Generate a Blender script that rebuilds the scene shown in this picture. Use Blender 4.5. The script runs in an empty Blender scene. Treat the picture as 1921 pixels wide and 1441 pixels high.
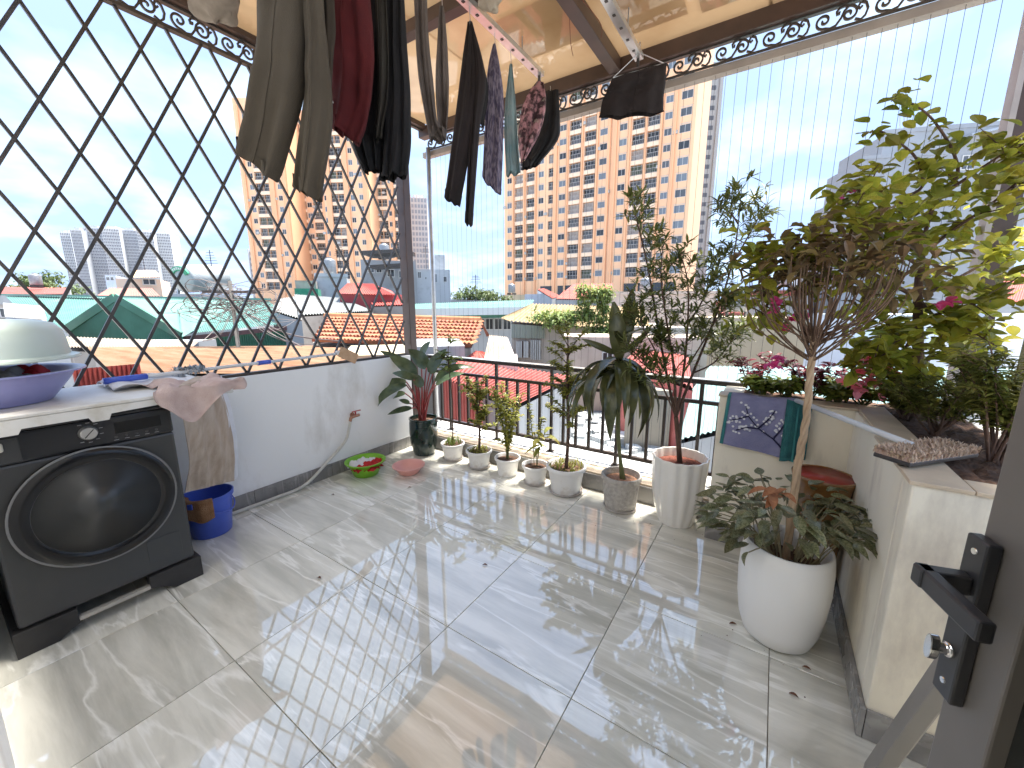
import bpy, math, random
from mathutils import Vector, Matrix, Euler, noise
random.seed(11)
S = bpy.context.scene
C = S.collection
R = math.radians
V = Vector

# ------------------------------------------------------------------ camera
F, CX, CY, EYE = 740.0, 960.5, 720.5, 1.4
PITCH, TH = R(-10.95), R(33.3)
FW = V((-math.sin(TH) * math.cos(PITCH), math.cos(TH) * math.cos(PITCH), math.sin(PITCH)))
RT = V((math.cos(TH), math.sin(TH), 0))
UP = RT.cross(FW)
HD = V((-math.sin(TH), math.cos(TH), 0))
cam = bpy.data.cameras.new('camera')
cam.sensor_width = 36
cam.lens = 36 * F / 1921
cam.clip_start = 0.02
cam.clip_end = 5000
co = bpy.data.objects.new('camera', cam)
C.objects.link(co)
co.location = (0, 0, EYE)
co.rotation_euler = Matrix((RT, UP, -FW)).transposed().to_euler()
S.camera = co

# ------------------------------------------------------------------ sky, sun, exposure
SUN_EL, SUN_AZ = R(77), math.atan2(0.36, 0.93)          # azimuth measured from +Y towards +X
w = bpy.data.worlds.new('World')
S.world = w
w.use_nodes = True
nt = w.node_tree
nt.nodes.clear()
def wn(t, **k):
    n = nt.nodes.new(t)
    for a, b in k.items():
        setattr(n, a, b)
    return n
out = wn('ShaderNodeOutputWorld')
bg = wn('ShaderNodeBackground')
sky = wn('ShaderNodeTexSky', sky_type='NISHITA')
sky.sun_disc = False
sky.sun_elevation = SUN_EL
sky.sun_rotation = SUN_AZ
sky.air_density = 1.0
sky.dust_density = 1.2
sky.ozone_density = 1.5
tc = wn('ShaderNodeTexCoord')
sep = wn('ShaderNodeSeparateXYZ')
nt.links.new(tc.outputs['Generated'], sep.inputs[0])
ad = wn('ShaderNodeMath', operation='ADD'); ad.inputs[1].default_value = 0.22
ab = wn('ShaderNodeMath', operation='ABSOLUTE')
nt.links.new(sep.outputs['Z'], ab.inputs[0]); nt.links.new(ab.outputs[0], ad.inputs[0])
cmb = wn('ShaderNodeCombineXYZ')
for ax in 'XY':
    dv = wn('ShaderNodeMath', operation='DIVIDE')
    nt.links.new(sep.outputs[ax], dv.inputs[0]); nt.links.new(ad.outputs[0], dv.inputs[1])
    nt.links.new(dv.outputs[0], cmb.inputs[ax])
nz = wn('ShaderNodeTexNoise'); nz.inputs['Scale'].default_value = 1.25; nz.inputs['Detail'].default_value = 7; nz.inputs['Roughness'].default_value = 0.52; nz.inputs['Distortion'].default_value = 0.25
nt.links.new(cmb.outputs[0], nz.inputs['Vector'])
cr = wn('ShaderNodeValToRGB')
cr.color_ramp.elements[0].position = 0.36; cr.color_ramp.elements[0].color = (.93, .93, .93, 1)
cr.color_ramp.elements[1].position = 0.62; cr.color_ramp.elements[1].color = (1, 1, 1, 1)
nt.links.new(nz.outputs['Fac'], cr.inputs[0])
nz2 = wn('ShaderNodeTexNoise'); nz2.inputs['Scale'].default_value = 2.1; nz2.inputs['Detail'].default_value = 5
nt.links.new(cmb.outputs[0], nz2.inputs['Vector'])
cc = wn('ShaderNodeValToRGB')
cc.color_ramp.elements[0].position = 0.44; cc.color_ramp.elements[0].color = (1.2, 1.65, 2.6, 1)
cc.color_ramp.elements[1].position = 0.62; cc.color_ramp.elements[1].color = (1.85, 2.4, 3.15, 1)
nt.links.new(nz2.outputs['Fac'], cc.inputs[0])
mx = wn('ShaderNodeMixRGB')
nt.links.new(cr.outputs[0], mx.inputs[0]); nt.links.new(sky.outputs[0], mx.inputs[1]); nt.links.new(cc.outputs[0], mx.inputs[2])
nt.links.new(mx.outputs[0], bg.inputs[0])
bg.inputs[1].default_value = 0.055
nt.links.new(bg.outputs[0], out.inputs[0])

sl = bpy.data.lights.new('sun', 'SUN')
sl.energy = 1.8
sl.angle = R(10)
sl.color = (1.0, 0.95, 0.87)
so = bpy.data.objects.new('sun', sl)
C.objects.link(so)
SD = V((math.sin(SUN_AZ) * math.cos(SUN_EL), math.cos(SUN_AZ) * math.cos(SUN_EL), math.sin(SUN_EL)))
so.rotation_euler = SD.to_track_quat('Z', 'Y').to_euler()
so.location = (0, 0, 30)
S.view_settings.view_transform = 'Standard'
S.view_settings.look = 'None'
S.view_settings.exposure = 3.42
S.view_settings.gamma = 1.0
S.view_settings.use_curve_mapping = False
S.cycles.max_bounces = 8
S.cycles.diffuse_bounces = 5
S.cycles.glossy_bounces = 4
S.cycles.transmission_bounces = 6
S.cycles.transparent_max_bounces = 8
S.cycles.sample_clamp_indirect = 6
S.cycles.use_denoising = True

# ------------------------------------------------------------------ pixel of the photograph -> place at a known distance
def ray(px, py):
    return FW + RT * ((px - CX) / F) - UP * ((py - CY) / F)
def at(px, py, X=None, Y=None, Z=None, D=None):
    d = ray(px, py)
    if X is not None: t = X / d.x
    elif Y is not None: t = Y / d.y
    elif Z is not None: t = (Z - EYE) / d.z
    else: t = D / d.dot(HD)
    return V((0, 0, EYE)) + d * t

# ------------------------------------------------------------------ materials
MATS = {}
def lin(c):
    return tuple(((x / 255) / 12.92 if x / 255 <= .04045 else ((x / 255 + .055) / 1.055) ** 2.4) for x in c)
def M(name, col=(.5, .5, .5), col2=None, rough=.5, metal=0., scale=6., detail=5., bump=0., bscale=None, spec=.5,
      transl=0., stretch=None, lo=.35, hi=.65, rnd=0., alpha=1., coat=0., ior=None, wear=None, wscale=3., coords='Object'):
    if name in MATS:
        return MATS[name]
    m = bpy.data.materials.new(name)
    m.use_nodes = True
    t = m.node_tree
    N, L = t.nodes, t.links
    b = N['Principled BSDF']
    o = N['Material Output']
    b.inputs['Roughness'].default_value = rough
    b.inputs['Metallic'].default_value = metal
    b.inputs['Specular IOR Level'].default_value = spec
    if ior: b.inputs['IOR'].default_value = ior
    if coat:
        b.inputs['Coat Weight'].default_value = coat; b.inputs['Coat Roughness'].default_value = .05
    tcn = N.new('ShaderNodeTexCoord')
    vec = tcn.outputs[coords]
    if stretch:
        mp = N.new('ShaderNodeMapping'); mp.inputs['Scale'].default_value = stretch
        L.new(vec, mp.inputs[0]); vec = mp.outputs[0]
    src = None
    if col2 is not None:
        n = N.new('ShaderNodeTexNoise'); n.inputs['Scale'].default_value = scale; n.inputs['Detail'].default_value = detail
        L.new(vec, n.inputs['Vector'])
        r = N.new('ShaderNodeValToRGB')
        r.color_ramp.elements[0].position = lo; r.color_ramp.elements[0].color = (*col, 1)
        r.color_ramp.elements[1].position = hi; r.color_ramp.elements[1].color = (*col2, 1)
        L.new(n.outputs['Fac'], r.inputs[0]); src = r.outputs[0]
    if wear is not None:
        n = N.new('ShaderNodeTexNoise'); n.inputs['Scale'].default_value = wscale; n.inputs['Detail'].default_value = 8; n.inputs['Roughness'].default_value = .65
        L.new(vec, n.inputs['Vector'])
        r = N.new('ShaderNodeValToRGB'); r.color_ramp.elements[0].position = .55; r.color_ramp.elements[1].position = .72
        L.new(n.outputs['Fac'], r.inputs[0])
        x = N.new('ShaderNodeMixRGB'); L.new(r.outputs[0], x.inputs[0])
        if src: L.new(src, x.inputs[1])
        else: x.inputs[1].default_value = (*col, 1)
        x.inputs[2].default_value = (*wear, 1); src = x.outputs[0]
    if rnd:
        oi = N.new('ShaderNodeObjectInfo'); ge = N.new('ShaderNodeNewGeometry')
        a = N.new('ShaderNodeMath'); a.operation = 'ADD'
        L.new(oi.outputs['Random'], a.inputs[0]); L.new(ge.outputs['Random Per Island'], a.inputs[1])
        fr = N.new('ShaderNodeMath'); fr.operation = 'FRACT'; L.new(a.outputs[0], fr.inputs[0])
        mr = N.new('ShaderNodeMapRange'); mr.inputs[3].default_value = 1 - rnd; mr.inputs[4].default_value = 1 + rnd
        L.new(fr.outputs[0], mr.inputs[0])
        hs = N.new('ShaderNodeHueSaturation')
        mh = N.new('ShaderNodeMapRange'); mh.inputs[3].default_value = .5 - rnd * .05; mh.inputs[4].default_value = .5 + rnd * .05
        m7 = N.new('ShaderNodeMath'); m7.operation = 'MULTIPLY'; m7.inputs[1].default_value = 7.31
        f7 = N.new('ShaderNodeMath'); f7.operation = 'FRACT'
        L.new(fr.outputs[0], m7.inputs[0]); L.new(m7.outputs[0], f7.inputs[0]); L.new(f7.outputs[0], mh.inputs[0]); L.new(mh.outputs[0], hs.inputs['Hue'])
        L.new(mr.outputs[0], hs.inputs['Value'])
        if src: L.new(src, hs.inputs['Color'])
        else: hs.inputs['Color'].default_value = (*col, 1)
        src = hs.outputs[0]
    if src: L.new(src, b.inputs['Base Color'])
    else: b.inputs['Base Color'].default_value = (*col, 1)
    if bump:
        n = N.new('ShaderNodeTexNoise'); n.inputs['Scale'].default_value = bscale or scale * 4; n.inputs['Detail'].default_value = 5
        L.new(vec, n.inputs['Vector'])
        bp = N.new('ShaderNodeBump'); bp.inputs['Strength'].default_value = bump; bp.inputs['Distance'].default_value = .02
        L.new(n.outputs['Fac'], bp.inputs['Height']); L.new(bp.outputs[0], b.inputs['Normal'])
    if transl:
        tr = N.new('ShaderNodeBsdfTranslucent')
        ms = N.new('ShaderNodeMixShader'); ms.inputs[0].default_value = transl
        if src:
            g = N.new('ShaderNodeHueSaturation'); g.inputs['Value'].default_value = 1.5; g.inputs['Hue'].default_value = .475 if col[1] > col[0] else .5
            L.new(src, g.inputs['Color']); L.new(g.outputs[0], tr.inputs[0])
        else: tr.inputs[0].default_value = (*col, 1)
        L.new(b.outputs[0], ms.inputs[1]); L.new(tr.outputs[0], ms.inputs[2]); L.new(ms.outputs[0], o.inputs[0])
    MATS[name] = m
    return m

# ------------------------------------------------------------------ mesh helpers
def frame_of(t, ref=V((0, 0, 1))):
    t = t.normalized()
    if abs(t.dot(ref)) > .97: ref = V((1, 0, 0))
    a = t.cross(ref).normalized()
    return a, a.cross(t).normalized()
class MB:
    def __init__(s): s.v = []; s.f = []; s.mi = []
    def add(s, vs, fs, m=0):
        o = len(s.v); s.v += [V(x) for x in vs]; s.f += [tuple(i + o for i in f) for f in fs]; s.mi += [m] * len(fs); return s
    def bx(s, x0, x1, y0, y1, z0, z1, m=0):
        return s.add([(x0, y0, z0), (x1, y0, z0), (x1, y1, z0), (x0, y1, z0), (x0, y0, z1), (x1, y0, z1), (x1, y1, z1), (x0, y1, z1)],
                     [(0, 3, 2, 1), (4, 5, 6, 7), (0, 1, 5, 4), (1, 2, 6, 5), (2, 3, 7, 6), (3, 0, 4, 7)], m)
    def box(s, c, sz, rot=None, m=0):
        c = V(c); h = [x / 2 for x in sz]
        q = [V((i * h[0], j * h[1], k * h[2])) for k in (-1, 1) for i, j in ((-1, -1), (1, -1), (1, 1), (-1, 1))]
        if rot is not None:
            q = [rot @ p for p in q]
        return s.add([c + p for p in q], [(0, 3, 2, 1), (4, 5, 6, 7), (0, 1, 5, 4), (1, 2, 6, 5), (2, 3, 7, 6), (3, 0, 4, 7)], m)
    def bar(s, a, b, w, d, ref=V((0, 0, 1)), m=0):
        a, b = V(a), V(b); p, q = frame_of(b - a, ref); p = p * w / 2; q = q * d / 2
        return s.add([a - p - q, a + p - q, a + p + q, a - p + q, b - p - q, b + p - q, b + p + q, b - p + q],
                     [(0, 3, 2, 1), (4, 5, 6, 7), (0, 1, 5, 4), (1, 2, 6, 5), (2, 3, 7, 6), (3, 0, 4, 7)], m)
    def quad(s, a, b, c, d, m=0): return s.add([a, b, c, d], [(0, 1, 2, 3)], m)
    def tri(s, a, b, c, m=0): return s.add([a, b, c], [(0, 1, 2)], m)
    def prism(s, poly, dvec, m=0):
        n = len(poly); p = [V(x) for x in poly]; d = V(dvec)
        return s.add(p + [x + d for x in p], [tuple(range(n - 1, -1, -1)), tuple(range(n, 2 * n))] + [(i, (i + 1) % n, n + (i + 1) % n, n + i) for i in range(n)], m)
    def tube(s, pts, r, n=8, cap=True, m=0):
        pts = [V(p) for p in pts]; k = len(pts)
        rs = list(r) if hasattr(r, '__len__') else [r] * k
        o = len(s.v); a = None
        for i, p in enumerate(pts):
            t = (pts[min(i + 1, k - 1)] - pts[max(i - 1, 0)])
            if t.length < 1e-9: t = V((0, 0, 1))
            t.normalize()
            if a is None: a, b = frame_of(t)
            else:
                a = (a - t * a.dot(t))
                if a.length < 1e-6: a, b = frame_of(t)
                a.normalize(); b = a.cross(t) * -1
            b = t.cross(a)
            for j in range(n):
                g = 2 * math.pi * j / n
                s.v.append(p + (a * math.cos(g) + b * math.sin(g)) * rs[i])
        for i in range(k - 1):
            for j in range(n):
                s.f.append((o + i * n + j, o + i * n + (j + 1) % n, o + (i + 1) * n + (j + 1) % n, o + (i + 1) * n + j)); s.mi.append(m)
        if cap:
            s.f.append(tuple(o + j for j in range(n - 1, -1, -1))); s.mi.append(m)
            s.f.append(tuple(o + (k - 1) * n + j for j in range(n))); s.mi.append(m)
        return s
    def lathe(s, c, prof, n=32, rad=None, m=0, axis=None, closed=False):
        c = V(c); o = len(s.v); k = len(prof)
        if axis is not None:
            ax = V(axis).normalized(); a, b = frame_of(ax)
        else: ax, a, b = V((0, 0, 1)), V((1, 0, 0)), V((0, 1, 0))
        for r, z in prof:
            for j in range(n):
                g = 2 * math.pi * j / n
                rr = r * (rad(g, z) if rad else 1)
                s.v.append(c + (a * math.cos(g) + b * math.sin(g)) * rr + ax * z)
        for i in range(k - 1):
            for j in range(n):
                s.f.append((o + i * n + j, o + i * n + (j + 1) % n, o + (i + 1) * n + (j + 1) % n, o + (i + 1) * n + j)); s.mi.append(m)
        if prof[0][0] > 1e-5: s.f.append(tuple(o + j for j in range(n - 1, -1, -1))); s.mi.append(m)
        if prof[-1][0] > 1e-5: s.f.append(tuple(o + (k - 1) * n + j for j in range(n))); s.mi.append(m)
        return s
    def grid(s, fn, nu, nv, m=0, closed_u=False):
        o = len(s.v)
        for j in range(nv + 1):
            for i in range(nu + 1): s.v.append(V(fn(i / nu, j / nv)))
        for j in range(nv):
            for i in range(nu):
                a = o + j * (nu + 1) + i
                s.f.append((a, a + 1, a + nu + 2, a + nu + 1)); s.mi.append(m)
        return s
    def blade(s, p0, p1, wid, up=V((0, 0, 1)), arch=.15, fold=.25, n=6, m=0, shape=0):
        """a leaf from p0 to p1, arched along up, folded at its midrib"""
        p0, p1, up = V(p0), V(p1), V(up)
        d = p1 - p0; L = d.length
        side = d.cross(up)
        if side.length < 1e-6: side = d.cross(V((1, 0, 0)))
        side.normalize(); nrm = side.cross(d).normalized()
        o = len(s.v)
        for i in range(n + 1):
            t = i / n
            c = p0 + d * t + nrm * (arch * L * 4 * t * (1 - t))
            if shape == 0: ww = wid * (math.sin(math.pi * min(1, t * .94 + .04)) ** .75)
            elif shape == 1: ww = wid * min(1, (t * 5 + .25)) * (1 - t ** 3)
            else: ww = wid * (1.9 * (t + .03) ** .55 * (1 - t) ** .9 if t < 1 else 0)
            ww = max(ww, wid * .03)
            e = nrm * (fold * ww)
            s.v += [c - side * ww / 2 + e, c, c + side * ww / 2 + e]
        for i in range(n):
            a = o + i * 3
            s.f += [(a, a + 1, a + 4, a + 3), (a + 1, a + 2, a + 5, a + 4)]; s.mi += [m, m]
        return s
    def mesh(s, name, mats, off=V((0, 0, 0)), smooth=False):
        me = bpy.data.meshes.new(name)
        me.from_pydata([v - off for v in s.v], [], s.f)
        if not isinstance(mats, (list, tuple)): mats = [mats]
        for x in mats: me.materials.append(x)
        if len(mats) > 1: me.polygons.foreach_set('material_index', s.mi)
        if smooth: me.polygons.foreach_set('use_smooth', [True] * len(s.f))
        me.update()
        return me

def rootloc(o):
    p = V((0, 0, 0))
    while o is not None: p += o.location; o = o.parent
    return p
def link(o, parent=None):
    C.objects.link(o)
    if parent is not None: o.parent = parent
    return o
def auto(o, ang=40):
    me = o.data
    me.polygons.foreach_set('use_smooth', [True] * len(me.polygons))
    me.set_sharp_from_angle(angle=R(ang)) if hasattr(me, 'set_sharp_from_angle') else None
def part(mb, name, mat, parent, smooth=False, bevel=0, label=None, stuff=False, ang=None):
    off = rootloc(parent)
    o = bpy.data.objects.new(name, mb.mesh(name, mat, off, smooth))
    link(o, parent)
    if ang: auto(o, ang)
    if bevel:
        md = o.modifiers.new('bevel', 'BEVEL'); md.width = bevel; md.segments = 2; md.limit_method = 'ANGLE'; md.angle_limit = R(40)
    if label: o['label'] = label
    if stuff: o['kind'] = 'stuff'
    return o
def tag(o, label=None, cat=None, group=None, kind=None):
    if label: o['label'] = label
    if cat: o['category'] = cat
    if group: o['group'] = group
    if kind: o['kind'] = kind
    return o
def thing(name, label, cat, loc, group=None):
    o = bpy.data.objects.new(name, None); o.location = V(loc); o.empty_display_size = .1
    C.objects.link(o)
    return tag(o, label, cat, group, 'thing')
def single(mb, name, mat, base, label, cat, group=None, kind=None, smooth=False, bevel=0, ang=None):
    base = V(base)
    o = bpy.data.objects.new(name, mb.mesh(name, mat, base, smooth)); o.location = base
    C.objects.link(o)
    if ang: auto(o, ang)
    if bevel:
        md = o.modifiers.new('bevel', 'BEVEL'); md.width = bevel; md.segments = 2; md.limit_method = 'ANGLE'; md.angle_limit = R(40)
    return tag(o, label, cat, group, kind or 'thing')
def struct(mb, name, mat, smooth=False, bevel=0, label=None):
    o = bpy.data.objects.new(name, mb.mesh(name, mat, V((0, 0, 0)), smooth)); C.objects.link(o); o['kind'] = 'structure'
    if label: o['label'] = label
    if bevel:
        md = o.modifiers.new('bevel', 'BEVEL'); md.width = bevel; md.segments = 2; md.limit_method = 'ANGLE'; md.angle_limit = R(40)
    return o
def inst(me, name, parent, loc, rot=None, scale=None):
    """another piece that shares the mesh me; loc in world space"""
    o = bpy.data.objects.new(name, me); link(o, parent)
    o.location = V(loc) - rootloc(parent)
    if rot is not None:
        if isinstance(rot, Matrix): o.rotation_euler = rot.to_euler()
        else: o.rotation_euler = rot
    if scale is not None: o.scale = scale
    return o
def lerp(a, b, t): return a + (b - a) * t
def poly_at(pts, t):
    n = len(pts) - 1; x = min(max(t, 0), 1) * n; i = min(int(x), n - 1); f = x - i
    return V(pts[i]).lerp(V(pts[i + 1]), f)
def smooth_path(pts, k=6):
    pts = [V(p) for p in pts]; r = []
    for i in range(len(pts) - 1):
        p0 = pts[max(i - 1, 0)]; p1 = pts[i]; p2 = pts[i + 1]; p3 = pts[min(i + 2, len(pts) - 1)]
        for j in range(k):
            t = j / k
            r.append(.5 * ((2 * p1) + (p2 - p0) * t + (2 * p0 - 5 * p1 + 4 * p2 - p3) * t * t + (-p0 + 3 * p1 - 3 * p2 + p3) * t ** 3))
    r.append(pts[-1]); return r
def U(a, b): return random.uniform(a, b)

# ================================================================== TERRACE SETTING
# ---- materials with their own node trees
def tile_mat(name, base, vein, dark, rough=.02, ior=2.4, rot=0.):
    m = bpy.data.materials.new(name); m.use_nodes = True
    t = m.node_tree; N, L = t.nodes, t.links; b = N['Principled BSDF']
    tcn = N.new('ShaderNodeTexCoord'); oi = N.new('ShaderNodeObjectInfo')
    ad = N.new('ShaderNodeVectorMath'); ad.operation = 'ADD'
    mu = N.new('ShaderNodeMath'); mu.operation = 'MULTIPLY'; mu.inputs[1].default_value = 37.
    L.new(oi.outputs['Random'], mu.inputs[0]); L.new(tcn.outputs['Object'], ad.inputs[0]); L.new(mu.outputs[0], ad.inputs[1])
    mp = N.new('ShaderNodeMapping'); mp.inputs['Rotation'].default_value = (0, 0, R(-38 + rot)); mp.inputs['Scale'].default_value = (1.1, 8., 1)
    L.new(ad.outputs[0], mp.inputs[0])
    n1 = N.new('ShaderNodeTexNoise'); n1.inputs['Scale'].default_value = 1.1; n1.inputs['Detail'].default_value = 9; n1.inputs['Roughness'].default_value = .62; n1.inputs['Distortion'].default_value = .35
    L.new(mp.outputs[0], n1.inputs['Vector'])
    r1 = N.new('ShaderNodeValToRGB'); e = r1.color_ramp.elements
    e[0].position = .36; e[0].color = (*dark, 1); e[1].position = .62; e[1].color = (*base, 1)
    L.new(n1.outputs['Fac'], r1.inputs[0])
    n2 = N.new('ShaderNodeTexNoise'); n2.inputs['Scale'].default_value = .8; n2.inputs['Detail'].default_value = 6; n2.inputs['Distortion'].default_value = .5
    L.new(mp.outputs[0], n2.inputs['Vector'])
    r2 = N.new('ShaderNodeValToRGB'); e = r2.color_ramp.elements
    e[0].position = .475; e[0].color = (0, 0, 0, 1); e[1].position = .525; e[1].color = (0, 0, 0, 1); q = e.new(.5); q.color = (1, 1, 1, 1)
    L.new(n2.outputs['Fac'], r2.inputs[0])
    x = N.new('ShaderNodeMixRGB'); x.inputs[2].default_value = (*vein, 1)
    m2 = N.new('ShaderNodeMath'); m2.operation = 'MULTIPLY'; m2.inputs[1].default_value = .9
    L.new(r2.outputs[0], m2.inputs[0]); L.new(m2.outputs[0], x.inputs[0]); L.new(r1.outputs[0], x.inputs[1]); L.new(x.outputs[0], b.inputs['Base Color'])
    b.inputs['Roughness'].default_value = rough; b.inputs['IOR'].default_value = ior
    # slight unevenness of a polished tile, and smears of dust and dried water in its gloss
    n3 = N.new('ShaderNodeTexNoise'); n3.inputs['Scale'].default_value = 4.5; n3.inputs['Detail'].default_value = 2
    L.new(tcn.outputs['Object'], n3.inputs['Vector'])
    bp = N.new('ShaderNodeBump'); bp.inputs['Strength'].default_value = .035; bp.inputs['Distance'].default_value = .01
    L.new(n3.outputs['Fac'], bp.inputs['Height']); L.new(bp.outputs[0], b.inputs['Normal'])
    n4 = N.new('ShaderNodeTexNoise'); n4.inputs['Scale'].default_value = 9; n4.inputs['Detail'].default_value = 6
    L.new(ad.outputs[0], n4.inputs['Vector'])
    r4 = N.new('ShaderNodeMapRange'); r4.inputs[1].default_value = .35; r4.inputs[2].default_value = .75; r4.inputs[3].default_value = rough * .6; r4.inputs[4].default_value = rough * 2.2
    L.new(n4.outputs['Fac'], r4.inputs[0]); L.new(r4.outputs[0], b.inputs['Roughness'])
    return m
m_tile = tile_mat('floor_tile', (.83, .81, .715), (.96, .945, .87), (.55, .535, .46))
m_skirt = tile_mat('skirting_tile', (.26, .25, .24), (.36, .35, .33), (.19, .185, .18), rough=.2, ior=1.5)
m_grout = M('grout', (.36, .29, .22), (.26, .21, .16), rough=.9, scale=20)
m_white = M('wall_paint', (.84, .84, .82), (.87, .87, .855), rough=.55, scale=1.6, bump=.05, bscale=90, wear=(.66, .64, .60), wscale=2.2, stretch=(1, 1, .45))
m_plant_wall = M('planter_paint', (.80, .73, .58), (.85, .79, .66), rough=.6, scale=3, bump=.06, bscale=60, wear=(.56, .50, .42), wscale=3.5, stretch=(1, 1, .35))
m_ledge = M('ledge_stone', (.62, .50, .36), (.50, .40, .29), rough=.5, scale=9, bump=.15, bscale=70)
m_conc = M('concrete', (.42, .41, .39), (.30, .29, .28), rough=.85, scale=4, bump=.2)
m_brown = M('brown_steel', (.075, .045, .035), (.055, .034, .028), rough=.38, scale=7, spec=.5)
m_dark = M('dark_steel', (.035, .03, .028), (.06, .05, .045), rough=.4, scale=12, spec=.5)
m_rail = M('rail_steel', (.055, .042, .036), (.035, .027, .024), rough=.3, scale=9)
m_galv = M('galvanised', (.42, .44, .46), (.52, .54, .56), rough=.35, metal=.7, scale=15)
m_alu = M('aluminium', (.62, .62, .60), (.70, .70, .69), rough=.3, metal=.75, scale=20)
m_wire = M('wire', (.04, .042, .05), rough=.6)
m_soil = M('soil', (.065, .035, .022), (.14, .075, .045), rough=.95, scale=40, bump=.8, bscale=60)

def roof_mat():
    m = bpy.data.materials.new('tan_roof_sheet'); m.use_nodes = True
    t = m.node_tree; N, L = t.nodes, t.links; o = N['Material Output']; N.remove(N['Principled BSDF'])
    tcn = N.new('ShaderNodeTexCoord'); oi = N.new('ShaderNodeObjectInfo')
    n = N.new('ShaderNodeTexNoise'); n.inputs['Scale'].default_value = 2.2; n.inputs['Detail'].default_value = 7
    L.new(tcn.outputs['Object'], n.inputs['Vector'])
    r = N.new('ShaderNodeValToRGB'); r.color_ramp.elements[0].position = .3; r.color_ramp.elements[0].color = (.46, .28, .14, 1); r.color_ramp.elements[1].position = .6; r.color_ramp.elements[1].color = (.62, .42, .24, 1)
    L.new(n.outputs['Fac'], r.inputs[0])
    hs = N.new('ShaderNodeHueSaturation'); mr = N.new('ShaderNodeMapRange'); mr.inputs[3].default_value = .62; mr.inputs[4].default_value = 1.1
    L.new(oi.outputs['Random'], mr.inputs[0]); L.new(mr.outputs[0], hs.inputs['Value']); L.new(r.outputs[0], hs.inputs['Color'])
    d = N.new('ShaderNodeBsdfDiffuse'); tr = N.new('ShaderNodeBsdfTranslucent'); g = N.new('ShaderNodeBsdfGlossy'); g.inputs['Roughness'].default_value = .03
    L.new(hs.outputs[0], d.inputs[0]); L.new(hs.outputs[0], tr.inputs[0])
    a = N.new('ShaderNodeMixShader'); a.inputs[0].default_value = .115; L.new(d.outputs[0], a.inputs[1]); L.new(tr.outputs[0], a.inputs[2])
    lw = N.new('ShaderNodeLayerWeight'); lw.inputs[0].default_value = .5; pw = N.new('ShaderNodeMath'); pw.operation = 'POWER'; pw.inputs[1].default_value = 4.; L.new(lw.outputs['Facing'], pw.inputs[0]); f = N.new('ShaderNodeMath'); f.operation = 'MULTIPLY_ADD'; f.inputs[1].default_value = .65; f.inputs[2].default_value = .05; L.new(pw.outputs[0], f.inputs[0])
    b = N.new('ShaderNodeMixShader'); L.new(f.outputs[0], b.inputs[0]); L.new(a.outputs[0], b.inputs[1]); L.new(g.outputs[0], b.inputs[2])
    L.new(b.outputs[0], o.inputs[0]); return m
m_roof = roof_mat()

# ---- floor: screed with polished 60 cm tiles, each its own piece
XL, XR, YF = -3.0, 0.80, 2.75
fl = struct(MB().bx(XL - .1, XR + .1, -1.7, 3.12, -.2, -.012), 'terrace_floor', m_grout, label='grey marble-look polished tile floor of the terrace')
T0X, T0Y, TP = -.476, 1.117, .6015
i0 = math.floor((XL - T0X) / TP); i1 = math.ceil((XR - T0X) / TP); j0 = math.floor((-1.7 - T0Y) / TP); j1 = math.ceil((YF - T0Y) / TP)
for i in range(i0, i1):
    for j in range(j0, j1):
        xa, xb = max(T0X + i * TP + .0014, XL + .002), min(T0X + (i + 1) * TP - .0014, XR - .002)
        ya, yb = max(T0Y + j * TP + .0014, -1.69), min(T0Y + (j + 1) * TP - .0014, YF - .002)
        if xb - xa < .02 or yb - ya < .02: continue
        mb = MB().bx(xa, xb, ya, yb, -.0115, U(-.0006, .0006))
        c = V(((xa + xb) / 2, (ya + yb) / 2, 0))
        o = bpy.data.objects.new('floor_tile', mb.mesh('floor_tile', m_tile, c)); link(o, fl); o.location = c
        md = o.modifiers.new('bevel', 'BEVEL'); md.width = .001; md.segments = 1

# ---- house the terrace belongs to
hs = struct(MB().bx(XL - .1, XR + .1, -1.8, -.03, 2.36, 3.3).bx(XL - .1, -.62, -.24, -.03, -.01, 2.36).bx(.47, XR + .1, -.24, -.03, -.01, 2.36)
            .bx(XL - .1, XR + .1, -1.9, -1.8, -.2, 3.3).bx(XL - .1, XL, -1.8, -.24, -.01, 2.36).bx(XR, XR + .1, -1.8, -.24, -.01, 2.36), 'house_wall', m_white)
struct(MB().bx(XL - .1, XR + .1, -9, 3.12, -13, -.2), 'house_block', M('house_render', (.55, .54, .5), (.45, .44, .42), rough=.8, scale=2))

# ---- left parapet
par = thing('parapet_wall', 'white painted low wall under the black diamond lattice', 'wall', (XL, 1.35, 0))
part(MB().bx(XL - .1, XL, -.03, 2.72, 0, .935), 'wall', m_white, par, bevel=.004)
y = -.02
while y < 2.7:
    y2 = min(y + .598, 2.715)
    part(MB().bx(XL + .001, XL + .013, y, y2, .002, .112), 'skirting_tile', m_skirt, par, bevel=.0015)
    y = y2 + .004
part(MB().bx(XL - .099, XL + .012, 2.722, 2.734, .002, .2), 'skirting_tile', m_skirt, par, bevel=.0015)

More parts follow.
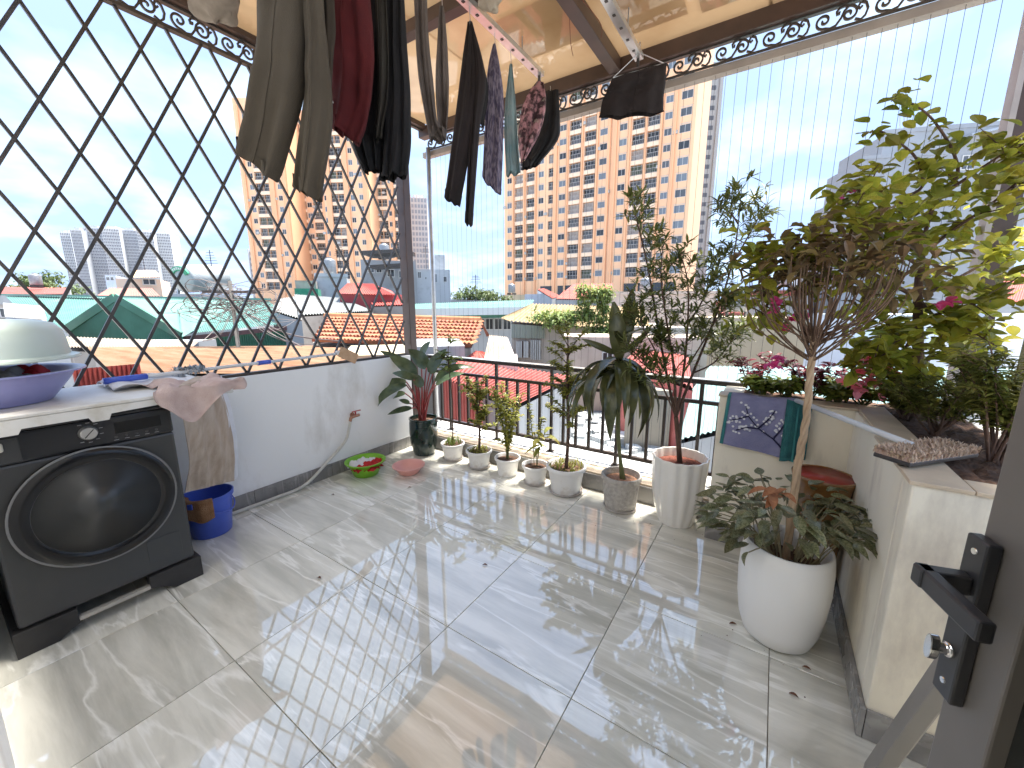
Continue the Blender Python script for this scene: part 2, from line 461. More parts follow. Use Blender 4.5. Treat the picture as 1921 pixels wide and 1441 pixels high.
# ---- lattice over the parapet
lat = thing('lattice_screen', 'black steel diamond lattice on the white low wall', 'lattice', (XL - .05, 1.35, .935))
LX = XL - .05; ZB, ZT = .955, 2.95; YA, YB = -.03, 2.70; ST, HZ = .2115, .2045 * 2
k = ST / HZ          # dy per dz
for sgn in (1, -1):
    for q in range(-14, 30):
        yb = .735 + q * ST - sgn * k * (2.79 - ZB)            # y at the bottom
        a = [0., ZT - ZB]
        def yy(z): return yb + sgn * k * z
        # clip to YA..YB
        lo, hi = 0., ZT - ZB
        if sgn > 0:
            lo = max(lo, (YA - yb) / k); hi = min(hi, (YB - yb) / k)
        else:
            lo = max(lo, (yb - YB) / k); hi = min(hi, (yb - YA) / k)
        if hi - lo < .03: continue
        dx = .006 * sgn
        part(MB().bar((LX + dx, yy(lo), ZB + lo), (LX + dx, yy(hi), ZB + hi), .0145, .0145, ref=V((1, 0, 0))), 'lattice_bar', m_dark, lat)
part(MB().bx(LX - .02, LX + .02, YA, YB, ZB - .019, ZB), 'bottom_rail', m_dark, lat)
part(MB().bx(LX - .02, LX + .02, YA, YB, ZT, ZT + .018), 'top_rail', m_dark, lat)

# ---- corner posts
single(MB().bx(-3.10, -3.0, 2.735, 2.815, 0, 3.08), 'corner_post', m_brown, (-3.05, 2.77, 0), 'thick brown steel post at the end of the black lattice', 'post', bevel=.004)
single(MB().tube([(-3.0, 3.075, .15), (-3.0, 3.075, 2.93)], .022, 14), 'corner_pole', m_galv, (-3.0, 3.075, .15), 'thin grey galvanised pole right of the brown corner post', 'pole', smooth=True)
rp = thing('side_post', 'dark brown steel post with grey edge behind the bougainvillea at the right', 'post', (.86, 3.06, .15))
part(MB().bx(.845, .93, 3.02, 3.10, .15, 3.0), 'column', m_brown, rp, bevel=.003)
part(MB().bx(.822, .8435, 3.0, 3.10, .15, 3.0), 'edge_strip', M('grey_edge', (.36, .33, .33), (.45, .42, .42), rough=.4), rp)
single(MB().bar((.80, 2.86, 1.42), (.92, 2.74, .95), .045, .03), 'steel_brace', m_galv, (.92, 2.74, .95), 'short slanting grey steel brace between the brown side post and the side wall', 'brace')

# ---- scroll bands
def ribbon(mb, path, w=.0105, d=.012):
    n = len(path); vs = []
    for i, p in enumerate(path):
        a = path[max(i - 1, 0)]; b = path[min(i + 1, n - 1)]
        t = V((b[0] - a[0], 0, b[1] - a[1])).normalized(); q = V((-t.z, 0, t.x)) * w / 2
        c = V((p[0], 0, p[1])); y = V((0, d / 2, 0))
        vs += [c - q - y, c + q - y, c + q + y, c - q + y]
    fs = [(0, 1, 2, 3), (4 * n - 1, 4 * n - 2, 4 * n - 3, 4 * n - 4)]
    for i in range(n - 1):
        for j in range(4):
            fs.append((4 * i + j, 4 * i + 4 + j, 4 * i + 4 + (j + 1) % 4, 4 * i + (j + 1) % 4))
    mb.add(vs, fs)
def scroll_mesh(w, hgt):
    mb = MB()
    def spiral(cx, cy, r1, a1, turns, tail, s=1):
        pts = []
        n = 26
        for i in range(n + 1):
            t = i / n; a = a1 - s * turns * 2 * math.pi * (1 - t); r = .005 + (r1 - .005) * t
            pts.append((cx + r * math.cos(a), cy + r * math.sin(a)))
        return pts + tail
    r = hgt * .40
    ribbon(mb, spiral(-.24 * w, 0, r, R(-80), 1.35, [(-.12 * w, -.47 * hgt), (-.02 * w, -.40 * hgt), (.06 * w, -.1 * hgt), (.1 * w, .2 * hgt), (.16 * w, .36 * hgt)]))
    ribbon(mb, spiral(.19 * w, 0, r, R(100), 1.35, [(.1 * w, .46 * hgt), (.0, .42 * hgt)], 1))
    ribbon(mb, [(.02 * w, .42 * hgt), (-.03 * w, .28 * hgt), (-.015 * w, .12 * hgt), (.02 * w, .14 * hgt), (.02 * w, .24 * hgt)])
    ribbon(mb, [(.30 * w, -.34 * hgt), (.40 * w, -.46 * hgt), (.47 * w, -.3 * hgt), (.5 * w, 0), (.46 * w, .3 * hgt), (.38 * w, .42 * hgt)])
    ribbon(mb, [(.36 * w, .38 * hgt), (.33 * w, .2 * hgt), (.37 * w, .1 * hgt), (.40 * w, .2 * hgt)])
    return mb.mesh('scroll', m_dark)
band_f = thing('scroll_band', 'black wrought iron scroll border along the front roof edge above the plants', 'scroll border', (-1.1, 3.09, 2.92))
me_f = scroll_mesh(.253, .098)
for q in range(-10, 5):
    inst(me_f, 'scroll', band_f, (-.388 + .253 * q, 3.09, 2.971))
part(MB().bx(-2.99, .82, 3.082, 3.098, 3.0215, 3.030), 'top_strip', m_dark, band_f)
part(MB().bx(-2.99, .82, 3.082, 3.098, 2.9125, 2.9215), 'bottom_strip', m_dark, band_f)
band_l = thing('scroll_band', 'black wrought iron scroll border on top of the left diamond lattice', 'scroll border', (LX, 1.35, 2.97))
me_l = scroll_mesh(.253, .108)
for q in range(-5, 7):
    if 1.2 + .253 * q > -.0: inst(me_l, 'scroll', band_l, (LX, 1.205 + .253 * q, 3.026), Euler((0, 0, R(90))))
part(MB().bx(LX - .008, LX + .008, -.03, 3.07, 3.082, 3.092), 'top_strip', m_dark, band_l)

# ---- roof: beams and tan sheets
roof = thing('terrace_canopy', 'brown steel roof frame with tan translucent sheets over the terrace', 'canopy', (-1.1, 1.5, 3.03))
part(MB().bx(-3.1, .95, 3.05, 3.13, 3.03, 3.125), 'front_beam', m_brown, roof, bevel=.003)
part(MB().bx(-3.1, .95, 3.10, 3.16, 2.865, 2.912), 'front_batten', M('batten', (.38, .33, .29), (.30, .26, .23), rough=.6), roof)
part(MB().bx(-3.1, -3.0, -.03, 3.05, 3.093, 3.19), 'side_beam', m_brown, roof, bevel=.003)
for xb in (-1.13, .83):
    part(MB().bx(xb - .04, xb + .04, -.03, 3.049, 3.035, 3.118), 'rafter', m_brown, roof, bevel=.003)
for yb in (.0, .56, 2.0):
    for xa, xc in ((-2.999, -1.171), (-1.089, .789)):
        part(MB().bx(xa, xc, yb - .035, yb + .035, 3.045, 3.115), 'purlin', m_brown, roof, bevel=.003)
sheets = [(-3.0, -2.05, .52, 1.6), (-2.06, -1.1, .52, 1.7), (-1.12, -.2, .52, 1.55), (-.22, .9, .52, 1.6), (-3.0, -2.05, 1.55, 3.14), (-2.06, -1.1, 1.66, 3.14), (-1.12, -.2, 1.5, 3.14), (-.22, .9, 1.57, 3.14)]  # sheets stop short of the house; unseen gap added to brighten the terrace
for n_, (xa, xc, ya, yc) in enumerate(sheets):
    z = 3.128 + (n_ % 4) * .004 + (n_ // 4) * .005 
    part(MB().quad((xa, ya, z), (xc, ya, z), (xc, yc, z), (xa, yc, z)), 'roof_sheet', m_roof, roof)
for (xa, xc, ya, yc, z) in ((-1.62, -1.19, 2.28, 2.72, 3.1215), (-1.0, -.62, 2.2, 2.86, 3.1215), (-.55, .3, 2.55, 2.9, 3.1215)):
    part(MB().quad((xa, ya, z), (xc, ya, z), (xc, yc, z), (xa, yc, z)), 'patch_sheet', m_roof, roof)

# ---- safety wires
wg = thing('wire_grille', 'fine vertical steel safety wires between the railing and the front roof edge', 'wire screen', (-1.1, 3.105, .16))
x = -2.94
while x < .81:
    part(MB().tube([(x, 3.115, .155), (x, 3.115, 2.866)], .00105, 4, cap=False), 'wire', m_wire, wg); x += .0615

# ---- curb, sill and railing
cb = struct(MB().bx(-2.98, -.22, YF + .012, 2.885, -.02, .142), 'curb', m_ledge, label='low stone curb under the front railing')
x = -2.98
while x < -.23:
    x2 = min(x + .598, -.225)
    part(MB().bx(x, x2, YF, YF + .0115, .001, .128), 'curb_tile', m_skirt, cb, bevel=.0015); x = x2 + .004
struct(MB().bx(-3.0, XR, 2.886, 3.14, -.2, .155), 'sill', M('white_sill', (.70, .70, .69), (.6, .6, .58), rough=.6, scale=4), bevel=.004)
rl = thing('railing', 'dark brown steel balustrade behind the row of potted plants', 'railing', (-1.6, 2.95, .155))
RY = 2.955
part(MB().bx(-2.98, -.10, RY - .03, RY + .03, .885, .915), 'top_rail', m_rail, rl, bevel=.004)
part(MB().bx(-2.98, -.10, RY - .034, RY + .034, .9155, .921), 'rail_sheen', M('rail_sheen', (.45, .45, .44), (.55, .55, .54), rough=.25, metal=.5), rl)  # added pale strip paints the white-grey sheen along the top rail
part(MB().bx(-2.98, -.10, RY - .013, RY + .013, .742, .768), 'middle_rail', m_rail, rl)
part(MB().bx(-2.98, -.10, RY - .013, RY + .013, .235, .26), 'bottom_rail', m_rail, rl)
x = -2.93; n_ = 0
while x < -.12:
    part(MB().bx(x - .011, x + .011, RY - .011, RY + .011, .2605, .7415), 'baluster', m_rail, rl)
    if n_ % 5 == 2:
        part(MB().bx(x - .013, x + .013, RY - .012, RY + .012, .7685, .8845), 'post', m_rail, rl)
        f = part(MB().bx(x - .013, x + .013, RY - .012, RY + .012, .156, .2345).bx(x - .03, x + .03, RY - .03, RY + .03, .1555, .163), 'foot', m_rail, rl)
    x += .1165; n_ += 1

# ---- planter in the right corner
pl = thing('planter', 'cream masonry planter with stone ledge in the right corner', 'planter', (.3, 2.3, 0))
PH = .895
part(MB().bx(-.22, .40, 2.53, 2.64, 0, PH), 'front_wall', m_plant_wall, pl, bevel=.006)
part(MB().bx(-.22, -.11, 2.642, 2.94, 0, PH), 'end_wall', m_plant_wall, pl, bevel=.006)
part(MB().bx(.385, .50, 1.6215, 2.527, 0, PH), 'side_wall', m_plant_wall, pl, bevel=.006)
part(MB().bx(.385, XR, 1.535, 1.62, 0, PH), 'near_wall', m_plant_wall, pl, bevel=.006)
part(MB().bx(-.11, XR, 2.642, 2.90, .156, PH - .03).bx(.5, XR, 1.62, 2.6415, .156, PH - .03), 'core', m_conc, pl)
lz = PH + .001
part(MB().bx(-.226, .396, 2.522, 2.645, lz, lz + .012), 'ledge_tile', m_ledge, pl, bevel=.002)
part(MB().bx(.3975, .508, 2.03, 2.645, lz, lz + .012), 'ledge_tile', m_ledge, pl, bevel=.002)
part(MB().bx(.377, .508, 1.528, 2.027, lz, lz + .012), 'ledge_tile', m_ledge, pl, bevel=.002)
part(MB().bx(.510, XR, 1.528, 1.625, lz, lz + .012), 'ledge_tile', m_ledge, pl, bevel=.002)
part(MB().bx(-.224, .40, 2.512, 2.529, .001, .11), 'skirting_tile', m_skirt, pl, bevel=.0015)
part(MB().bx(.370, .384, 1.522, 2.51, .001, .11), 'skirting_tile', m_skirt, pl, bevel=.0015)
part(MB().bx(.386, XR, 1.522, 1.534, .001, .11), 'skirting_tile', m_skirt, pl, bevel=.0015)
def soil_fn(x0, x1, y0, y1, z, a):
    return lambda u, v: (lerp(x0, x1, u), lerp(y0, y1, v), z + a * (math.sin(u * 31 + v * 17) * math.sin(v * 23 - u * 9)) + U(-a, a))
sm = MB(); sm.grid(soil_fn(-.11, XR, 2.646, 2.9, PH - .012, .008), 30, 12); sm.grid(soil_fn(.509, XR, 1.626, 2.66, PH - .012, .008), 14, 30)
part(sm, 'soil', m_soil, pl, smooth=True)
m_side = M('side_wall_render', (.62, .60, .57), (.70, .68, .65), rough=.7, scale=3, bump=.15)
struct(MB().bx(XR, XR + .12, -.03, 2.895, -.2, PH - .012), 'side_parapet', m_side, bevel=.006)  # unseen stretch, kept low to let sky light in from the right
single(MB().bx(XR + .03, XR + .18, 2.26, 2.42, PH - .01, 3.02), 'masonry_pier', m_side, (XR + .07, 2.33, PH), 'pale grey masonry pier at the right edge behind the bougainvillea', 'pier', bevel=.006)

# ================================================================== THE CITY BEYOND
GZ = -13.0
gm = M('city_ground', (.34, .33, .31), (.40, .39, .37), rough=.9, scale=.05)
struct(MB().bx(-2200, 2200, 3.3, 3200, GZ - .5, GZ).bx(-2200, -3.3, -1500, 3.29, GZ - .5, GZ).bx(1.3, 2200, -1500, 3.29, GZ - .5, GZ), 'ground', gm)
def P3(px, py, D): return at(px, py, D=D)
def rotz(v, a): return Matrix.Rotation(a, 3, 'Z') @ v
class Plane:
    """vertical plane through the ray (px,py) at forward distance D, turned by yaw"""
    def __init__(s, px, py, D, yaw=0.):
        if yaw is None: yaw = .75 * math.degrees(math.atan((CX - px) / 754))
        s.p0 = at(px, py, D=D); s.u = rotz(RT, R(yaw)); s.n = V((s.u.y, -s.u.x, 0))      # n points to the camera
    def hit(s, px, py):
        d = ray(px, py); o = V((0, 0, EYE)); t = (s.p0 - o).dot(s.n) / d.dot(s.n); return o + d * t
def ribs(mb, a, b, c, d, n, amp, m=0):
    """corrugated sheet: a-b one end, d-c the other, ribs run from a to d"""
    a, b, c, d = V(a), V(b), V(c), V(d); nn = (b - a).cross(d - a).normalized()
    if nn.z < 0: nn = -nn
    k = n * 4; o = len(mb.v)
    for i in range(k + 1):
        t = i / k; e = nn * (amp if i % 4 in (1, 2) else 0)
        mb.v += [a.lerp(b, t) + e, d.lerp(c, t) + e]
    for i in range(k):
        q = o + 2 * i; mb.f.append((q, q + 2, q + 3, q + 1)); mb.mi.append(m)
    return mb
def ribwall(mb, a, b, zb, n, amp, top=None, m=0):
    """vertical ribbed wall from a to b (their z is the top edge), down to zb; top(t) adds height"""
    a, b = V(a), V(b); u = (b - a); u.z = 0; nn = V((u.y, -u.x, 0)).normalized()
    k = n * 2; o = len(mb.v)
    for i in range(k + 1):
        t = i / k; e = nn * (amp if i % 2 else 0); p = a.lerp(b, t); z = p.z + (top(t) if top else 0)
        mb.v += [V((p.x, p.y, zb)) + e, V((p.x, p.y, z)) + e]
    for i in range(k):
        q = o + 2 * i; mb.f.append((q, q + 2, q + 3, q + 1)); mb.mi.append(m)
    return mb
def mw(name, c, var=.12, rough=.8, dirt=.55, scale=.6):
    return M(name, c, tuple(x * (1 - var) for x in c), rough=rough, scale=scale, wear=tuple(x * dirt + .02 for x in c), wscale=.5)
g_glass = [M('glass_sky', (.16, .19, .22), rough=.08, spec=.7), M('glass_dark', (.035, .04, .045), rough=.1, spec=.6), M('glass_mid', (.09, .10, .11), rough=.12, spec=.6), M('curtain', (.42, .40, .38), (.30, .28, .27), rough=.8, scale=2), M('green_shade', (.07, .11, .07), (.10, .12, .10), rough=.8, scale=3)]  # glass_sky: light bluish base colour stands in for the reflected sky
m_frame = M('window_frame', (.55, .55, .54), rough=.5)
m_grey_fr = M('grey_frame', (.42, .41, .40), rough=.5)

def tower(name, label, p0, u, W, cols, zc0, nfl, fh, ztop, wall, accent, cream, depth=16., pil=(), zbase=GZ, podium=(), root=None):
    p0 = V((p0.x, p0.y, 0)); u = u.normalized(); n = V((u.y, -u.x, 0))
    t = root or thing(name, label, 'tower', p0 + u * W / 2 - n * depth / 2 + V((0, 0, zbase)))
    def Q(s, z, d=0.): return p0 + u * s + n * d + V((0, 0, z))
    wb = MB()
    half = {'b': (1.25, 1.1), 's': (.75, .72), 'w': (.85, .8), 'n': (1.15, 1.05)}
    dep = {'b': .8, 's': .16, 'w': .2, 'n': .5}
    zlo = zc0 - fh / 2
    cols = sorted(cols); edges = []
    s = 0.
    for (cx, w, ty) in cols:
        a, b = cx - w / 2, cx + w / 2
        wb.quad(Q(s, zbase), Q(a, zbase), Q(a, ztop), Q(s, ztop))
        wb.quad(Q(a, zbase), Q(b, zbase), Q(b, zc0 - half[ty][0]), Q(a, zc0 - half[ty][0]))
        for k in range(nfl):
            zc = zc0 + k * fh; z0, z1 = zc - half[ty][0], zc + half[ty][1]; d = -dep[ty]
            zn = zc + fh - half[ty][0] if k < nfl - 1 else ztop
            wb.quad(Q(a, z1), Q(b, z1), Q(b, zn), Q(a, zn), m=1 if ty == 'b' else 0)
            wb.quad(Q(a, z0), Q(a, z1), Q(a, z1, d), Q(a, z0, d)); wb.quad(Q(b, z0), Q(b, z1), Q(b, z1, d), Q(b, z0, d))
            wb.quad(Q(a, z0), Q(b, z0), Q(b, z0, d), Q(a, z0, d)); wb.quad(Q(a, z1), Q(b, z1), Q(b, z1, d), Q(a, z1, d))
        s = b
    wb.quad(Q(s, zbase), Q(W, zbase), Q(W, ztop), Q(s, ztop))
    wb.quad(Q(0, zbase), Q(0, zbase, -depth), Q(0, ztop, -depth), Q(0, ztop)); wb.quad(Q(W, zbase), Q(W, zbase, -depth), Q(W, ztop, -depth), Q(W, ztop))
    wb.quad(Q(0, zbase, -depth), Q(W, zbase, -depth), Q(W, ztop, -depth), Q(0, ztop, -depth)); wb.quad(Q(0, ztop), Q(W, ztop), Q(W, ztop, -depth), Q(0, ztop, -depth))
    part(wb, 'wall', [wall, cream], t)
    for (cx, w) in pil:
        mb = MB(); mb.prism([Q(cx - w / 2, zbase, .002), Q(cx + w / 2, zbase, .002), Q(cx + w / 2, zbase, .5), Q(cx - w / 2, zbase, .5)], (0, 0, ztop - zbase)); part(mb, 'pilaster', accent, t)
    rotm = Matrix((u, -n, V((0, 0, 1)))).transposed()     # local x along the wall, local y into the wall
    fm = {}
    for (cx, w, ty) in cols:
        key = (round(w, 1), ty)
        if key not in fm:
            f = MB(); h0, h1 = half[ty]; x = w / 2; b_ = .07
            if ty in ('b', 'n'):
                f.bx(-x, x, .05, .12, -h0 + .98, -h0 + 1.06); f.bx(-x, x, .05, .12, -h0 + .05, -h0 + .13)
                nb = max(3, int(w / .42))
                for i in range(nb + 1):
                    xx = -x + .03 + (w - .06) * i / nb; f.bx(xx - .03, xx + .03, .06, .11, -h0, h1 if i % 2 == 0 else -h0 + 1.0)
                f.bx(-x, x, .05, .12, h1 - .5, h1 - .44)
            else:
                f.bx(-x, x, .02, .10, -h0, -h0 + b_); f.bx(-x, x, .02, .10, h1 - b_, h1); f.bx(-x, -x + b_, .02, .10, -h0 + b_, h1 - b_); f.bx(x - b_, x, .02, .10, -h0 + b_, h1 - b_); f.bx(-b_ / 2, b_ / 2, .03, .09, -h0 + b_, h1 - b_)
                f.bx(-x - .1, x + .1, -.12, -.005, h1 + .12, h1 + .2)
            pm = []
            for g in g_glass:
                p = MB(); d = dep[ty] - .02 if ty in ('b', 'n') else .07
                p.quad((-x, d, -h0), (x, d, -h0), (x, d, h1), (-x, d, h1)); pm.append(p.mesh('pane', g))
            fm[key] = (f.mesh('window', m_grey_fr if ty in ('b', 'n') else m_frame), pm)
        fme, pms = fm[key]
        for k in range(nfl):
            loc = Q(cx, zc0 + k * fh)
            o = inst(fme, 'window', t, loc, rotm)
            gi = random.choice([1, 1, 2, 2, 3, 4] if ty in ('b', 'n') else [0, 0, 2, 0, 1])
            pn = bpy.data.objects.new('pane', pms[gi]); link(pn, o)
    ac = MB().bx(-.45, .45, -.36, -.01, -.32, .32).bx(-.5, -.46, -.3, .0, -.42, -.30).bx(.46, .5, -.3, .0, -.42, -.30).mesh('air_conditioner', M('ac_white', (.50, .50, .49), (.40, .40, .39), rough=.6, scale=3))
    for (cx, w, ty) in cols:
        for k in range(nfl):
            if random.random() < (.22 if ty == 's' else .10):
                inst(ac, 'air_conditioner', t, Q(cx + (w / 2 + .75) * random.choice((-1, 1)), zc0 + k * fh - U(.1, .6), .01), rotm)
    for (s0, s1, z0, z1) in podium:
        mb = MB(); mb.prism([Q(s0, z0, .02), Q(s1, z0, .02), Q(s1, z1, .02), Q(s0, z1, .02)], n * .06); part(mb, 'shop_opening', g_glass[1], t)
    return t
m_or = mw('orange_render', (.86, .54, .33), .05, dirt=.9, scale=.2); m_or2 = mw('orange_accent', (.82, .46, .26), .05, dirt=.9, scale=.2); m_cr = mw('cream_render', (.88, .69, .51), .05, dirt=.85, scale=.2)
X0 = -68.3
cols = [(x - X0, w_, t_) for x, w_, t_ in ((-66.5, 1.6, 's'), (-63.4, 2.7, 'b'), (-59.6, 2.7, 'b'), (-56.3, 1.6, 's'), (-53.4, 1.4, 'n'), (-50.0, 1.9, 's'), (-46.6, 3.1, 'b'), (-42.5, 3.1, 'b'), (-39.1, 1.9, 's'), (-34.3, 1.8, 's'), (-30.7, 3.0, 'b'), (-27.2, 3.0, 'b'), (-24.2, 1.6, 's'), (-20.6, 2.3, 'w'))]
tower('orange_tower', 'orange apartment tower on the right behind the drying skirt', V((X0, 100, 0)), V((1, 0, 0)), 49.7, cols, 10.1, 16, 3.3, 66, m_or, m_or2, m_cr,
      pil=[(x - X0, w_) for x, w_ in ((-65.2, .5), (-61.5, .5), (-57.9, .4), (-51.9, .8), (-48.6, .45), (-44.6, .4), (-40.6, .45), (-37.6, .6), (-36.0, .6), (-32.7, .5), (-29, .4), (-25.6, .45), (-22.6, .4))],
      podium=[(12.2, 16.0, 4.3, 7.3), (17.6, 23, 4.3, 7.3), (36, 40.5, 4.3, 7.3), (42, 48, 4.3, 7.3)])
# left tower: three stepped bays facing the camera
lt_ = thing('orange_tower', 'orange apartment tower with stepped bays behind the diamond lattice', 'tower', V((*at(610, 430, D=140).xy, GZ)))
def bay(label, px0, px1, D, colspx, pilpx, depth, nfl=16, top=63):
    pn = Plane(px0, 430, D, -4); a = pn.p0; b = pn.hit(px1, 430); W = V((b.x - a.x, b.y - a.y, 0)).length
    def sof(px): h = pn.hit(px, 430); return (h - a).dot(pn.u)
    tower('orange_tower', label, a, pn.u, W, [(sof(x), w_, t_) for x, w_, t_ in colspx], 8.4, nfl, 3.3, top, m_or, m_or2, m_cr, depth=depth, pil=[(sof(x), w_) for x, w_ in pilpx], root=lt_)
bay('left bay of the orange apartment tower behind the lattice', 464, 548, 132, [(482, 1.3, 's'), (495, 2.3, 'b'), (508, 2.3, 'b'), (533, 1.3, 's')], [(520, 1.6), (472, .6), (543, 1.2)], 22)
bay('recessed middle bay of the orange tower behind the khaki trousers', 548.5, 612, 140, [(563, 1.6, 's'), (574, 2.0, 'b'), (585, 1.6, 's'), (600, 3.0, 'b')], [(553, 1.2)], 14)
bay('main projecting bay of the orange tower behind the lattice', 612.5, 696, 131, [(617, 1.3, 's'), (632, 2.5, 'b'), (646, 2.5, 'b'), (666, 1.3, 's'), (682, 1.3, 's')], [(623, 1.6), (656, 1.6), (691, 1.4)], 24)
bay('right bay of the orange tower beside the brown corner post', 696.5, 758, 137, [(703, 1.2, 's'), (714, 1.9, 'b'), (724, 1.9, 'b'), (735, 1.2, 's'), (747, 1.9, 'b')], [(698, .8), (740, .7)], 3)

# ---- far white towers
def slab_tower(name, label, pxl, pxr, pytop, D, mat, nx, ny, yaw=0., depth=14., wmat=None, ww=.45, wh=.5, zlo=2.):
    pn = Plane(pxl, pytop, D, yaw); a = pn.p0; b = pn.hit(pxr, pytop); W = V((b.x - a.x, b.y - a.y, 0)).length; ztop = a.z
    t = thing(name, label, 'tower', V((a.x, a.y, GZ)) + pn.u * W / 2 - pn.n * depth / 2)
    base = V((a.x, a.y, 0))
    def Q(s, z, d=0.): return base + pn.u * s + pn.n * d + V((0, 0, z))
    part(MB().prism([Q(0, GZ), Q(W, GZ), Q(W, GZ, -depth), Q(0, GZ, -depth)], (0, 0, ztop - GZ)), 'wall', mat, t)
    wn_ = MB(); fh = (ztop - zlo) / ny; cw = W / nx
    for i in range(nx):
        for k in range(ny):
            s0 = (i + .5 - ww / 2) * cw; z0 = zlo + (k + .5 - wh / 2) * fh
            wn_.prism([Q(s0, z0, -.05), Q(s0 + cw * ww, z0, -.05), Q(s0 + cw * ww, z0 + fh * wh, -.05), Q(s0, z0 + fh * wh, -.05)], pn.n * .07)
    part(wn_, 'windows', wmat or g_glass[2], t, stuff=True)
    fins = MB()
    for i in range(nx + 1): fins.prism([Q(i * cw - .12 * cw, zlo, .08), Q(i * cw + .12 * cw, zlo, .08), Q(i * cw + .12 * cw, zlo, .5), Q(i * cw - .12 * cw, zlo, .5)], (0, 0, ztop - zlo + .8))
    part(fins, 'fins', mat, t, stuff=True)
    part(MB().prism([Q(W * .25, ztop + .01, -2), Q(W * .75, ztop + .01, -2), Q(W * .75, ztop + .01, -depth + 2), Q(W * .25, ztop + .01, -depth + 2)], (0, 0, (ztop - zlo) * .035)), 'plant_room', mat, t)
    return t
m_wt = mw('white_tower', (.50, .52, .55), .06, dirt=.8, scale=.1); m_wt2 = mw('pale_tower', (.58, .60, .62), .06, dirt=.8, scale=.1)
g_far = M('far_glass', (.15, .155, .18), rough=.4)
for (l_, r_, t_, D_, nx, lab) in ((112, 131, 436, 430, 3, 'leftmost slab of the distant white tower group'), (131.5, 152, 431, 415, 4, 'second slab from the left in the distant white tower group'), (152.5, 190, 427, 425, 6, 'tallest broad slab of the distant white tower group'),
        (190.5, 222, 428, 415, 5, 'broad slab left of the centre of the distant white towers'), (222.5, 256, 431, 425, 6, 'broad slab right of the centre of the distant white towers'), (256.5, 286, 434, 415, 5, 'second slab from the right in the distant white tower group'), (286.5, 318, 437, 425, 5, 'rightmost slab of the distant white tower group')):
    slab_tower('white_tower', lab, l_, r_, t_, D_, m_wt2 if nx % 2 else m_wt, nx * 2, 26, yaw=20, wmat=g_far, depth=22, ww=.5, wh=.55)
slab_tower('white_tower', 'pale gridded tower seen between the brown post and the grey pole', 770, 800, 370, 150, m_wt2, 5, 20, yaw=10, wmat=M('grid_glass', (.30, .35, .42), rough=.3), ww=.7, wh=.62)
slab_tower('white_tower', 'tall white tower rising right behind the orange tower', 1280, 1356, 120, 118, mw('strip_tower', (.33, .36, .38), .06, dirt=.8, scale=.1), 3, 26, yaw=-6, wmat=M('tower_dark_glass', (.10, .11, .13), rough=.3), ww=.34, wh=.45)
slab_tower('grey_block', 'small grey block left of the orange tower', 466, 478, 470, 200, m_wt, 2, 10, wmat=g_far)

# ---- low buildings
def house(name, label, pxl, pxr, pytop, D, mat, depth=8., yaw=None, wins=(), cat='building', zb=GZ, parapet=0., wmat=1, extra=None, fr=m_frame, root=None):
    pn = Plane(pxl, pytop, D, yaw); a = pn.p0; b = pn.hit(pxr, pytop); W = V((b.x - a.x, b.y - a.y, 0)).length; ztop = a.z
    base = V((a.x, a.y, 0))
    t = root or thing(name, label, cat, V((a.x, a.y, zb)) + pn.u * W / 2 - pn.n * depth / 2)
    def Q(s, z, d=0.): return base + pn.u * s + pn.n * d + V((0, 0, z))
    part(MB().prism([Q(0, zb), Q(W, zb), Q(W, zb, -depth), Q(0, zb, -depth)], (0, 0, ztop - zb)), 'wall', mat, t)
    if parapet:
        part(MB().prism([Q(-.1, ztop + .002, .1), Q(W + .1, ztop + .002, .1), Q(W + .1, ztop + .002, -.15), Q(-.1, ztop + .002, -.15)], (0, 0, parapet)), 'parapet', mat, t)
    for w_ in wins:
        x0, y0, x1, y1 = w_[:4]; gi = w_[4] if len(w_) > 4 else wmat
        h0, h1 = pn.hit(x0, y1), pn.hit(x1, y0); s0, s1 = (h0 - base).dot(pn.u), (h1 - base).dot(pn.u); z0, z1 = h0.z, h1.z; e = (s1 - s0) * .09
        f = MB()
        for (a0, a1, c0, c1) in ((s0, s1, z0, z0 + e), (s0, s1, z1 - e, z1), (s0, s0 + e, z0 + e, z1 - e), (s1 - e, s1, z0 + e, z1 - e), ((s0 + s1) / 2 - e / 3, (s0 + s1) / 2 + e / 3, z0 + e, z1 - e)):
            f.prism([Q(a0, c0, .002), Q(a1, c0, .002), Q(a1, c1, .002), Q(a0, c1, .002)], pn.n * .06)
        fo = part(f, 'window', fr, t)
        part(MB().prism([Q(s0 + e, z0 + e, .002), Q(s1 - e, z0 + e, .002), Q(s1 - e, z1 - e, .002), Q(s0 + e, z1 - e, .002)], pn.n * .02), 'pane', g_glass[gi], fo)
    t['_'] = 0; del t['_']
    return t, pn, Q, W, ztop
m_teal = M('teal_sheet', (.095, .215, .185), (.12, .25, .22), rough=.45, scale=.7, wear=(0.181, 0.238, 0.216), wscale=.5)
m_grn_w = M('green_sheet', (.045, .15, .10), (.06, .19, .13), rough=.5, scale=1.5, wear=(.10, .16, .12), wscale=1)
m_rust = M('rusty_sheet', (.21, .105, .05), (.27, .16, .095), rough=.8, scale=2.2, stretch=(.5, 2.5, 1), wear=(0.164, 0.069, 0.035), wscale=1.6)
m_redsh = M('red_sheet', (.42, .10, .09), (.50, .15, .13), rough=.5, scale=1.2, wear=(.30, .08, .06), wscale=1.5)
m_pinkr = M('pink_red_sheet', (.26, .06, .05), (.31, .09, .075), rough=.5, scale=1.0, wear=(0.295, 0.150, 0.129), wscale=1.5)
m_wroof = M('white_sheet', (.26, .27, .265), (.22, .23, .225), rough=.55, scale=1.2, wear=(0.180, 0.176, 0.160), wscale=1)
